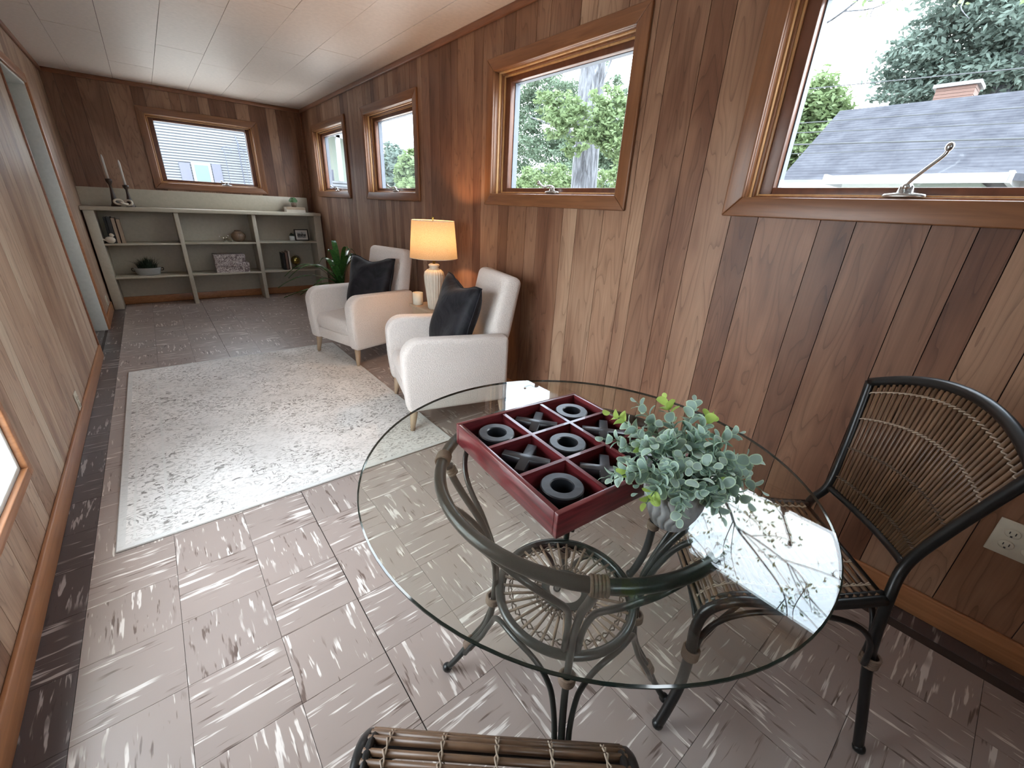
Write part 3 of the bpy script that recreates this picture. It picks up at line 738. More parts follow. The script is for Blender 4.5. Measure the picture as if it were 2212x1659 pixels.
# ------------------------------------------------------------------ armchairs
def profile_solid(prof, x0, x1):
    """prof in (y,z), extruded along x"""
    n = len(prof); b = MB()
    vs = [(x0, y, z) for y, z in prof]+[(x1, y, z) for y, z in prof]
    fs = [tuple(range(n)), tuple(reversed(range(n, 2*n)))]+[(i, i+n, (i+1) % n+n, (i+1) % n) for i in range(n)]
    b.add(vs, fs); return b
def soft(b, name, parent, bev, seg=4, ang=30, mat='boucle'):
    o = b.build(name, M[mat], parent)
    bm = bmesh.new(); bm.from_mesh(o.data); bmesh.ops.recalc_face_normals(bm, faces=bm.faces); bm.to_mesh(o.data); bm.free()
    bevel(o, bev, seg, ang); return o
def arc(cy_, cz_, r, a0, a1, n=8): return [(cy_+r*math.cos(math.radians(a0+(a1-a0)*i/n)), cz_+r*math.sin(math.radians(a0+(a1-a0)*i/n))) for i in range(n+1)]
def armchair(x, y, rz, label):
    e = empty('armchair', (x, y, 0), rz, label, 'armchair', 'matching cream boucle armchairs')
    # arms (profile: flat top, rounded front-top)
    for s in (-1, 1):
        pr = [(-.29, .14), (.31, .14), (.325, .30)]+arc(.225, .455, .105, 0, 90, 7)+[(-.29, .545)]
        x0, x1 = sorted((s*.215, s*.318)); soft(profile_solid(pr, x0, x1), 'arm', e, .028, 4, 40)
    pr = [(-.29, .15), (.295, .15), (.30, .24), (-.29, .26)]; soft(profile_solid(pr, -.217, .217), 'seat_base', e, .012, 3)
    pr = [(-.20, .235), (.288, .225)]+arc(.262, .30, .052, -40, 80, 6)+[(-.20, .372)]
    soft(profile_solid(pr, -.214, .214), 'seat_cushion', e, .022, 4, 25)
    # back: leans, top outline rounded, wider than the gap above the arms
    def back():
        b = MB(); w = .232; z0, z1 = .30, .875
        def yb(z): return -.165-(z-.36)*.235
        th = .135
        vs = []
        for (dy, ) in ((0,), (-th,)):
            for (xx, zz) in ((-w*.93, z0), (w*.93, z0), (w, .55), (w*1.01, z1), (-w*1.01, z1), (-w, .55)):
                vs.append((xx, yb(zz)+dy*(1 if zz < .8 else .85), zz-(.02 if dy else 0)*(zz > .8)))
        b.add(vs, [(0,1,2,3,4,5), (11,10,9,8,7,6)]+[(i, i+6, (i+1) % 6+6, (i+1) % 6) for i in range(6)]); return b
    soft(back(), 'backrest', e, .042, 5, 35)
    for (sx, sy) in ((-1, 1), (1, 1), (-1, -1), (1, -1)):
        b = MB(); b.tube([(sx*.262, sy*.27, .145), (sx*.275, sy*.285-.0, GZ if True else 0)], [.025, .013], 14)
        b.build('leg', M['leg'], e)
    return e
# near chair: front feet at (.931,1.976) and about (1.03,2.52)
def place(front_near, rz):
    Fv = Vector((-math.sin(rz), math.cos(rz), 0)); Uv = Vector((math.cos(rz), math.sin(rz), 0)); return Fv, Uv
RZ1 = math.radians(90-15.0)    # local +y faces left and slightly away
Fv, Uv = place(None, RZ1); p = Vector((.931, 1.976, 0))-Uv*(-.275)-Fv*.285
NEARP = p.copy()
armchair(p.x, p.y, RZ1, 'nearer cream boucle armchair by the wall, its side towards the glass table')
RZ2 = math.radians(90+15.7)
Fv2, Uv2 = place(None, RZ2); p2 = Vector((1.052, 3.163, 0))-Uv2*(-.275)-Fv2*.285
FARP = p2.copy()
armchair(p2.x, p2.y, RZ2, 'farther cream boucle armchair in front of the long-leaved plant')
# ---- cushions
def pillow(name, loc, rot, size, thick, label):
    n = 22; b = MB(); vs = []; fs = []
    for side in (1, -1):
        for i in range(n+1):
            for j in range(n+1):
                u, v = i/n*2-1, j/n*2-1
                k = max(0, (1-u**4)*(1-v**4)); z = side*thick/2*(k**.55)
                pin = 1-.09*(1-abs(u*v))*max(abs(u), abs(v))**2      # sides pulled in, corners out
                uu, vv = u*size/2*pin, v*size/2*pin
                z += .012*math.sin(u*4+v*3)*k
                if v > .55: z += 0; vv -= .05*(v-.55)/.45*max(0, 1-u*u*2.2)*size*1.2   # karate-chop dent on top
                vs.append((uu, z, vv))
    m = (n+1)*(n+1)
    for sd in (0, 1):
        for i in range(n):
            for j in range(n):
                q = [sd*m+i*(n+1)+j, sd*m+(i+1)*(n+1)+j, sd*m+(i+1)*(n+1)+j+1, sd*m+i*(n+1)+j+1]
                fs.append(q if sd == 0 else q[::-1])
    b.add(vs, fs, 0, True); e = empty(name, loc, 0, label, 'pillow', None)
    e.rotation_euler = rot
    o = b.build('cover', M['velvet'], e)
    bm = bmesh.new(); bm.from_mesh(o.data); bmesh.ops.remove_doubles(bm, verts=bm.verts, dist=.0004); bm.to_mesh(o.data); bm.free()
    # flanged seam
    bb = MB(); P = []
    for i in range(n*4):
        t = i/n; k = int(t); f = (t-k)*2-1
        u, v = ((f, -1), (1, f), (-f, 1), (-1, -f))[k]
        pin = 1-.09*(1-abs(u*v))*1; uu, vv = u*size/2*pin, v*size/2*pin
        if v > .55: vv -= .05*(v-.55)/.45*max(0, 1-u*u*2.2)*size*1.2
        P.append((uu, 0, vv))
    bb.tube(P, .004, 6, True); bb.build('piping', M['velvet'], e)
    return e
def local(P, rz, v): return Vector(P)+Matrix.Rotation(rz, 3, 'Z') @ Vector(v)
q = local(NEARP, RZ1, (-.008, -.045, .592)); pillow('throw_pillow', q, Euler((math.radians(15), math.radians(-3), RZ1+math.radians(6)), 'XYZ'), .48, .15, 'black velvet pillow with a dented top on the nearer armchair')
q = local(FARP, RZ2, (-.03, -.07, .585)); pillow('throw_pillow', q, Euler((math.radians(16), math.radians(0), RZ2+math.radians(12)), 'XYZ'), .45, .15, 'black velvet pillow on the farther armchair')

# ------------------------------------------------------------------ side table, lamp, candle
TT = .53
st = empty('side_table', (1.545, 2.69, 0), 0, 'small pale wooden side table between the two armchairs', 'table')
b = MB(); b.box(-.155, .19, -.19, .21, TT-.022, TT); bevel(b.build('table_top', M['leg'], st), .004, 2)
b = MB(); b.box(-.14, .17, -.17, .19, TT-.075, TT-.0221); b.build('apron', M['leg'], st)
for sx in (-1, 1):
    for sy in (-1, 1): b = MB(); b.tube([(.018+sx*.14, .01+sy*.17, TT-.03), (.018+sx*.15, .01+sy*.18, .003)], [.018, .012], 10); b.build('leg', M['leg'], st)
LXY = (1.475, 2.66)
lp = empty('table_lamp', (LXY[0], LXY[1], TT), 0, 'lit table lamp, ribbed cream ceramic base under a linen drum shade', 'lamp')
b = MB(); b.lathe([(.045, 0), (.050, .01), (.060, .10), (.070, .19), (.073, .235), (.066, .262), (.045, .280)], 112, rib=22, ribd=-.07); b.build('ceramic_base', M['cream'], lp)
b = MB(); b.lathe([(.045, .279), (.034, .285), (.030, .292), (.038, .303), (.038, .311), (.028, .317)], 32); b.build('neck', M['cream'], lp)
b = MB(); b.lathe([(.010, .315), (.010, .365), (.014, .366), (.014, .39)], 14); b.build('socket', M['brass'], lp)
b = MB(); b.tube([Vector((math.sin(t)*.045, 0, .46-math.cos(t)*.13)) for t in [PI*i/14 for i in range(15)]]+[Vector((math.sin(t)*.045, 0, .46-math.cos(t)*.13)) for t in [PI+PI*i/14 for i in range(1, 15)]], .0015, 5); b.build('harp', M['brass'], lp)
b = MB(); b.ball((0, 0, .43), .028, 16, 1.2); b.build('bulb', M['bulb'], lp)
b = MB()
def shade_pts(r0, r1, z0, z1, n=48):
    vs = [(r0*math.cos(2*PI*i/n), r0*math.sin(2*PI*i/n), z0) for i in range(n)]+[(r1*math.cos(2*PI*i/n), r1*math.sin(2*PI*i/n), z1) for i in range(n)]
    return vs, [(i, (i+1) % n, (i+1) % n+n, i+n) for i in range(n)]
v_, f_ = shade_pts(.163, .142, .357, .598); b.add(v_, f_, 0, True); b.build('shade', M['shade'], lp)
b = MB()
for r_, z_ in ((.1635, .358), (.1425, .597)): b.tube([(r_*math.cos(2*PI*i/48), r_*math.sin(2*PI*i/48), z_) for i in range(48)], .002, 5, True)
b.build('shade_rim', M['cream'], lp)
b = MB()
for k in range(3):
    a = k*2*PI/3; b.tube([(0, 0, .592), (.142*math.cos(a), .142*math.sin(a), .592)], .0015, 5)
b.tube([(0, 0, .585), (0, 0, .61)], .003, 8); b.ball((0, 0, .614), .008, 12); b.build('finial', M['brass'], lp)
ld = bpy.data.lights.new('lamp bulb light', 'POINT'); ld.energy = 13; ld.color = (1, .53, .21); ld.shadow_soft_size = .03
lo_ = bpy.data.objects.new('bulb_light', ld); COL.objects.link(lo_); lo_.parent = lp; lo_.location = (0, 0, .475)
e = empty('candle_jar', (1.435, 2.845, TT), 0, 'small khaki candle jar beside the lamp', 'candle')
b = MB(); b.lathe([(.035, 0), (.038, .004), (.038, .088), (.034, .088), (.034, .07)], 24); b.build('jar', M['plate'], e)
b = MB(); b.lathe([(.033, .06), (.033, .07)], 20); b.build('wax', M['candle'], e)

# ------------------------------------------------------------------ long-leaved plant behind the far chair
pl = empty('dracaena_plant', (1.37, 4.38, .003), 0, 'arching long-leaved green plant behind the farther armchair', 'plant')
b = MB(); b.lathe([(.10, 0), (.11, .01), (.13, .24), (.135, .25), (.12, .25), (.115, .22)], 28); b.build('pot', M['pot'], pl)
b = MB(); b.tube([(0, 0, .2), (.005, 0, .45)], .018, 8); b.build('stalk', M['stem'], pl)
rnd = random.Random(11)
spec = [(-165, .52, .80), (-150, .45, .62), (-172, .60, .66), (-140, .35, .5), (-155, .5, .52), (-120, .3, .8), (-100, .28, .62), (170, .5, .82), (150, .42, .74), (-178, .55, .46),
        (120, .3, .86), (90, .32, .82), (50, .40, .88), (20, .42, .90), (-10, .38, .86), (-40, .42, .84), (-70, .3, .9), (-60, .16, 1.02), (100, .10, 1.04), (-150, .18, .96), (10, .2, .98)]
for az, out, zt in spec:
    a = math.radians(az+rnd.uniform(-6, 6)); out = min(out, .26) if abs(az) < 75 else out; d = Vector((math.cos(a), math.sin(a), 0)); base = Vector((0, 0, .34+rnd.uniform(0, .12)))
    apex = base+d*out*.45+Vector((0, 0, zt-base.z)); tip = base+d*out+Vector((0, 0, (zt-base.z)*.55-out*.15))
    n = 12; vs = []; sd = Vector((-d.y, d.x, 0))
    for i in range(n+1):
        t = i/n; p = base*(1-t)**2+apex*2*t*(1-t)+tip*t*t; w_ = .030*(max(0, math.sin(PI*min(1, t*1.1+.12)))**.7 if t < .98 else .02)
        w_ = max(w_, .0008); vs += [p-sd*w_, p-Vector((0, 0, .006)), p+sd*w_]
    fs_ = []
    for i in range(n): a_ = i*3; fs_ += [(a_, a_+1, a_+4, a_+3), (a_+1, a_+2, a_+5, a_+4)]
    b = MB(); b.add(vs, fs_, 0, True); b.build('leaf', M['drac'], pl)

# ------------------------------------------------------------------ glass table
TX, TY = .613, .477
tb = empty('bistro_table', (TX, TY, TZ), 0, 'round glass-topped bistro table on a dark curved rattan base', 'table')
GT = .737-TZ
b = MB(); n = 96; r = .457
def ringv(r, z): return [(r*math.cos(2*PI*i/n), r*math.sin(2*PI*i/n), z) for i in range(n)]
b.add(ringv(r-.0025, GT), [tuple(range(n))], 0); b.add(ringv(r-.0025, GT-.0065), [tuple(reversed(range(n)))], 0)
pr = [(r-.0025, GT), (r, GT-.002), (r, GT-.0045), (r-.0025, GT-.0065)]
for (r0, z0), (r1, z1) in zip(pr, pr[1:]):
    b.add(ringv(r1, z1)+ringv(r0, z0), [(i, (i+1) % n, (i+1) % n+n, i+n) for i in range(n)], 1, True)
b.build('glass_top', [M['tglass'], M['gedge']], tb)
def circ(r, z, n=64): return [(r*math.cos(2*PI*i/n), r*math.sin(2*PI*i/n), z) for i in range(n)]
b = MB(); b.tube(circ(.303, .7130), .0122, 12, True); b.build('hoop', M['tablemetal'], tb)
b = MB(); b.tube(circ(.165, .350), .0105, 10, True); b.tube(circ(.158, .341), .007, 8, True); b.build('shelf_ring', M['tablemetal'], tb)
b = MB(); b.add(circ(.040, .356, 40)+circ(.060, .356, 40)+circ(.040, .346, 40)+circ(.060, .346, 40),
    [(i, 40+i, 40+(i+1) % 40, (i+1) % 40) for i in range(40)]+[(80+i, 80+(i+1) % 40, 120+(i+1) % 40, 120+i) for i in range(40)]+
    [(40+i, 120+i, 120+(i+1) % 40, 40+(i+1) % 40) for i in range(40)]+[(i, (i+1) % 40, 80+(i+1) % 40, 80+i) for i in range(40)]); b.build('inner_ring', M['tablemetal'], tb)
NS = 38
for i in range(NS):
    a = 2*PI*(i+.5)/NS; c, s = math.cos(a), math.sin(a)
    b = MB(); b.tube([(.057*c, .057*s, .349), (.112*c, .112*s, .351), (.160*c, .160*s, .352)], .0036, 6); b.build('spoke', M['rodg'], tb)
for rr_ in (.074, .138):
    b = MB(); m_ = NS*6
    for ph in (0, PI):
        b.tube([((rr_+.0042*math.cos(NS/2*t+ph))*math.cos(t), (rr_+.0042*math.cos(NS/2*t+ph))*math.sin(t), .351+.0048*math.sin(NS*t+ph)) for t in [2*PI*i/m_ for i in range(m_)]], .0017, 5, True)
    b.build('cord_binding', M['binddark'], tb)
PROF = [(.302, .012), (.271, .062), (.239, .124), (.205, .18), (.184, .25), (.1765, .354), (.178, .42), (.192, .478), (.216, .546), (.259, .622), (.284, .672), (.2905, .700)]
def rz_prof(z):
    for (r0, z0), (r1, z1) in zip(PROF, PROF[1:]):
        if z <= z1: t = (z-z0)/(z1-z0); return r0+(r1-r0)*max(0, t)
    return PROF[-1][0]
LEGAZ = [137.5, 227.0, -47.5, 43.5]
for az in LEGAZ:
    a = math.radians(az); c, s = math.cos(a), math.sin(a)
    b = MB(); pts = catmull([(r_*c, r_*s, z_) for r_, z_ in PROF], 5)
    b.tube(pts, .0082, 10); lg = b.build('leg', M['tablemetal'], tb)
    b = MB(); b.ball((.303*c, .303*s, .013), .0135, 14, .95); b.build('foot', M['blackmetal'], lg)
    def wrapc(z, r_, hh, nm='leather_wrap'):
        b = MB(); q0 = rz_prof(z-hh); q1 = rz_prof(z+hh)
        for k in range(5):
            t = k/4; rad = q0+(q1-q0)*t; zz = z-hh+2*hh*t; d = Vector(((q1-q0)*c, (q1-q0)*s, 2*hh)).normalized()
            x_ = d.orthogonal().normalized(); y_ = d.cross(x_); ctr = Vector((rad*c, rad*s, zz))
            b.tube([ctr+(x_*math.cos(2*PI*i/16)+y_*math.sin(2*PI*i/16))*r_ for i in range(16)], .0038, 6, True)
        b.build(nm, M['wrap'], lg)
    wrapc(.125, .0125, .011); wrapc(.30, .0155, .008)
    # binding of leg top to the hoop
    b = MB(); ctr = Vector((.303*c, .303*s, .713)); tang = Vector((-s, c, 0)); rad_ = Vector((c, s, 0))
    for k in range(5):
        cc = ctr+tang*(k-2)*.0058; b.tube([cc+rad_*math.cos(2*PI*i/18)*.0135+Vector((0, 0, 1))*math.sin(2*PI*i/18)*.0135 for i in range(18)], .0034, 6, True)
    d = Vector((c*.026, s*.026, .05)).normalized()
    for k in range(3):
        cc = Vector((.2875*c, .2875*s, .689))-d*k*.0062; x_ = tang; y_ = d.cross(x_)
        b.tube([cc+(x_*math.cos(2*PI*i/14)+y_*math.sin(2*PI*i/14))*.0095 for i in range(14)], .003, 6, True)
    b.build('leather_wrap', M['wrap'], lg)
def arch(a0, a1, zlo, ztop, rt_, ex, dz, tuber, off, name, ra=0):
    """tube joining two neighbouring legs: bundled with them low down, arching up to touch the ring above"""
    pts = []; n = 40
    for i in range(n+1):
        t = PI*i/n; cs, sn = math.cos(t), math.sin(t)
        u = math.copysign(abs(cs)**ex, cs); h = abs(sn)**ex
        z = zlo+(ztop-zlo)*h; am = (a0+a1)/2; hw = (a1-a0)/2
        az = am-hw*u
        r0 = rz_prof(z); k = h**6 if h > 0 else 0
        r_ = r0*(1-k)+rt_*k
        ao = off/max(r_, .05)*math.copysign(1, u)*(abs(u)**3)
        aa = math.radians(az)+ao
        pts.append((r_*math.cos(aa), r_*math.sin(aa), z))
    b = MB(); b.tube(pts, tuber, 8); b.build(name, M['tablemetal'], tb)
az_ = [-47.5, 43.5, 137.5, 227.0, 312.5]
for a0, a1 in zip(az_, az_[1:]):
    arch(a0, a1, .385, .694, .296, .78, 0, .0066, .0145, 'upper_arch')
    arch(a0, a1, .100, .332, .172, .80, 0, .0066, .0140, 'lower_arch')

# ------------------------------------------------------------------ tic-tac-toe tray
TRC = (.590, .506); TRA = math.radians(-4.6); TS = .348; TRZ = .7375
tr = empty('game_tray', (TRC[0], TRC[1], TRZ), TRA, 'cherry red wooden nine-square game tray on the glass table', 'tray')
hs = TS/2; wt_ = .010; hh_ = .050
b = MB(); b.box(-hs+.004, hs-.004, -hs+.004, hs-.004, .001, .006); b.build('tray_floor', M['felt'], tr)
for (x0, x1, y0, y1) in ((-hs, hs, -hs, -hs+wt_), (-hs, hs, hs-wt_, hs), (-hs, -hs+wt_, -hs+wt_, hs-wt_), (hs-wt_, hs, -hs+wt_, hs-wt_)):
    b = MB(); b.box(x0, x1, y0, y1, 0, hh_); bevel(b.build('side_rail', M['red'], tr), .0012, 2)
cell = (TS-2*wt_)/3
for k in (1, 2):
    c = -hs+wt_+cell*k
    b = MB(); b.box(c-.004, c+.004, -hs+wt_, hs-wt_, .006, hh_-.002); b.build('divider', M['red'], tr)
    for j in range(3):
        y0 = -hs+wt_+cell*j+(.004 if j else 0); y1 = -hs+wt_+cell*(j+1)-(.004 if j < 2 else 0)
        b = MB(); b.box(y0, y1, c-.004, c+.004, .006, hh_-.002); b.build('divider', M['red'], tr)
def tw(i, j):
    v = Matrix.Rotation(TRA, 3, 'Z') @ Vector(((i-1)*cell, (j-1)*cell, 0)); return (TRC[0]+v.x, TRC[1]+v.y, TRZ+.0062)
NMO = {(0, 0): 'graphite ring O piece in the tray corner nearest the camera', (0, 2): 'graphite ring O piece in the leftmost corner of the tray', (1, 1): 'graphite ring O piece in the centre square of the tray', (2, 2): 'graphite ring O piece in the farthest corner of the tray'}
for (i, j), lb in NMO.items():
    b = MB(); n_ = 40; pr = [(.0205, 0), (.0205, .033), (.0225, .035), (.0375, .035), (.0395, .033), (.0395, 0), (.0205, 0)]
    b.lathe(pr, n_, cap=False); o = b.build('ring_piece', M['piece']); smooth_angle(o, 35); o.location = tw(i, j)
    tag(o, lb, 'game piece', 'ring O pieces in the tray')
NMX = {(0, 1): ('graphite cross X piece between the leftmost and nearest rings', -57), (1, 2): ('graphite cross X piece on the far left edge between two rings', -52), (2, 1): ('graphite cross X piece on the far right edge behind centre ring', -49),
       (1, 0): ('graphite cross X piece right of the nearest ring, beside the plant', -48), (2, 0): ('graphite cross X piece half hidden under the eucalyptus leaves', -50)}
for (i, j), (lb, an) in NMX.items():
    b = MB(); a_, w2 = .0485, .0098
    P = [(w2, w2), (w2, a_), (-w2, a_), (-w2, w2), (-a_, w2), (-a_, -w2), (-w2, -w2), (-w2, -a_), (w2, -a_), (w2, -w2), (a_, -w2), (a_, w2)]
    b.add([(x, y, 0) for x, y in P]+[(x, y, .034) for x, y in P], [tuple(reversed(range(12))), tuple(range(12, 24))]+[(k, (k+1) % 12, (k+1) % 12+12, k+12) for k in range(12)])
    o = b.build('cross_piece', M['piece']); bevel(o, .001, 1); o.location = tw(i, j); o.rotation_euler = (0, 0, math.radians(an)); tag(o, lb, 'game piece', 'cross X pieces in the tray')

# ------------------------------------------------------------------ eucalyptus in a pot
PXY = (.597, .262)
pp = empty('eucalyptus_plant', (PXY[0], PXY[1], .7375), 0, 'artificial eucalyptus in a grey carved pot on the glass table', 'plant')
b = MB(); prf = [(.028, 0), (.032, .002), (.044, .03), (.052, .06), (.054, .085), (.050, .10), (.046, .10), (.048, .085)]
nn = 96; vs = []
for k, (r_, z_) in enumerate(prf):
    for j in range(nn):
        a = 2*PI*j/nn; q = abs(math.sin(a*11+1.0*math.sin(z_*75)))
        vs.append((r_*(1-.07*(1-q)*(1 if 0 < k < 6 else 0))*math.cos(a), r_*(1-.07*(1-q)*(1 if 0 < k < 6 else 0))*math.sin(a), z_))
# finer rings so the waves read
fine = []; 
for i in range(len(prf)-1):
    for s in range(5): t = s/5; fine.append((prf[i][0]*(1-t)+prf[i+1][0]*t, prf[i][1]*(1-t)+prf[i+1][1]*t, 1 if 1 <= i <= 4 else 0))
fine.append((*prf[-1], 0)); vs = []; fs_ = []
for k, (r_, z_, on) in enumerate(fine):
    for j in range(nn):
        a = 2*PI*j/nn; q = abs(math.sin(a*9+.9*math.sin(z_*110))); f = 1-.15*(1-q)**1.6*on
        vs.append((r_*f*math.cos(a), r_*f*math.sin(a), z_))
for k in range(len(fine)-1):
    for j in range(nn): fs_.append((k*nn+j, k*nn+(j+1) % nn, (k+1)*nn+(j+1) % nn, (k+1)*nn+j))
fs_.append(tuple(reversed(range(nn)))); b = MB(); b.add(vs, fs_, 0, True); b.build('pot', M['pot'], pp)
b = MB(); b.lathe([(.046, .085), (.02, .088)], 20); b.build('soil', M['sub'], pp)
def leafmesh(name, mats):
    b = MB(); n = 10; L_, Wd = 1.0, .40
    rim = [(0, 0)]+[(L_*(.5-.5*math.cos(PI*i/n)), Wd*max(0, math.sin(PI*i/n))**.8) for i in range(1, n)]+[(L_, 0)]+[(L_*(.5-.5*math.cos(PI*i/n)), -Wd*max(0, math.sin(PI*i/n))**.8) for i in range(n-1, 0, -1)]
    cup = lambda x, y: .35*y*y+.10*math.sin(x*PI)-.0
    out = [(x, y, cup(x, y)) for x, y in rim]; inn = [((x-.5)*.84+.5, y*.80, cup((x-.5)*.84+.5, y*.8)) for x, y in rim]; k = len(rim)
    b.add(out+inn, [(i, (i+1) % k, (i+1) % k+k, i+k) for i in range(k)], 1, True)
    b.add(inn+[(.5, 0, .10)], [(i, (i+1) % k, k) for i in range(k)], 0, True)
    me = b.mesh(name); [me.materials.append(m) for m in mats]; return me
LM = leafmesh('leaf', [M['euc'], M['eucedge']]); LY = leafmesh('leaf', [M['eucy'], M['eucy']])
rnd = random.Random(21)
cnt = 0
# sprig tips relative to the pot centre; camera is towards (-x,-y)
tips = [(-.075,.115,.16), (-.04,.135,.20), (.02,.125,.215), (.055,.09,.23), (.085,.05,.235), (.095,.02,.21), (.10,-.03,.19), (.085,-.075,.15), (.105,-.06,.10), (.06,-.10,.11), (.02,-.10,.10),
        (-.03,-.085,.085), (-.075,-.045,.075), (-.10,.0,.09), (-.115,.055,.115), (-.095,.085,.085), (-.02,.03,.19), (.03,.0,.20), (.0,-.04,.15), (-.05,.06,.17), (.045,-.045,.165), (-.06,.0,.13), (.02,.05,.17)]
for ti, tp in enumerate(tips):
    tp = Vector(tp); tp.z = .085+(tp.z-.085)*.72; tp.x *= 1.02; tp.y = tp.y*.98-.006; b0 = Vector((tp.x*.12, tp.y*.12, .088)); hl = tp.length
    mid = b0*.5+tp*.5+Vector((0, 0, .035)); pts = [b0*(1-t)**2+mid*2*t*(1-t)+tp*t*t for t in [i/10 for i in range(11)]]
    b = MB(); b.tube(pts, [.0016-.0008*i/10 for i in range(11)], 5); sp = b.build('sprig', M['stem'], pp)
    nl = 6
    young = ti in (1, 3, 5, 13)
    for k in range(nl+1):
        if k == nl: t = 1.0
        else: t = .36+.60*k/nl
        i0 = min(9, int(t*10)); P = pts[i0].lerp(pts[i0+1], t*10-i0); D = (pts[i0+1]-pts[i0]).normalized()
        side = D.orthogonal().normalized(); side = Matrix.Rotation(k*1.45+ti, 3, D) @ side
        for sg in ((1, -1) if k < nl else (1,)):
            if cnt >= 290: break
            sz = (.0315*(1-.45*t)+rnd.uniform(-.002, .003)) if k < nl else .014
            dir_ = (side*sg*.9+D*.65).normalized() if k < nl else D
            yv = D.cross(dir_).normalized() if k < nl else side; zv = dir_.cross(yv)
            if zv.dot(D) < 0: yv, zv = -yv, -zv
            o = link('leaf', LY if (young and t > .7) or rnd.random() < .015 else LM, sp)
            mt = Matrix(((dir_.x, yv.x, zv.x, P.x), (dir_.y, yv.y, zv.y, P.y), (dir_.z, yv.z, zv.z, P.z), (0, 0, 0, 1)))
            o.matrix_local = mt @ Matrix.Rotation(rnd.uniform(-.4, .4), 4, 'X') @ Matrix.Scale(sz, 4); cnt += 1

# small inner leaves that fill the bush, too many and too hidden to count
b = MB(); V0 = [v.co.copy() for v in LM.vertices]; P0 = [(list(p.vertices), p.material_index) for p in LM.polygons]
for i in range(300):
    d = Vector((rnd.gauss(0, 1), rnd.gauss(0, 1), rnd.gauss(.35, .7))).normalized(); q = rnd.uniform(.35, .92)
    P = Vector((d.x*.105, d.y*.105, .095+d.z*.09))*1.0; P = Vector((P.x*q, P.y*q+.008, .10+(P.z-.10)*q))
    if P.z < .07: continue
    rot = Euler((rnd.uniform(-.8, .8), rnd.uniform(-.9, .3), rnd.uniform(0, 2*PI))).to_matrix(); sz = rnd.uniform(.013, .021)
    base = len(b.v); b.v += [tuple(P+rot @ (v*sz)) for v in V0]
    for f, mi in P0: b.f.append([base+j for j in f]); b.m.append(mi); b.sm.append(True)
tag(b.build('inner_leaves', [M['euc'], M['eucedge']], pp), kind='stuff')
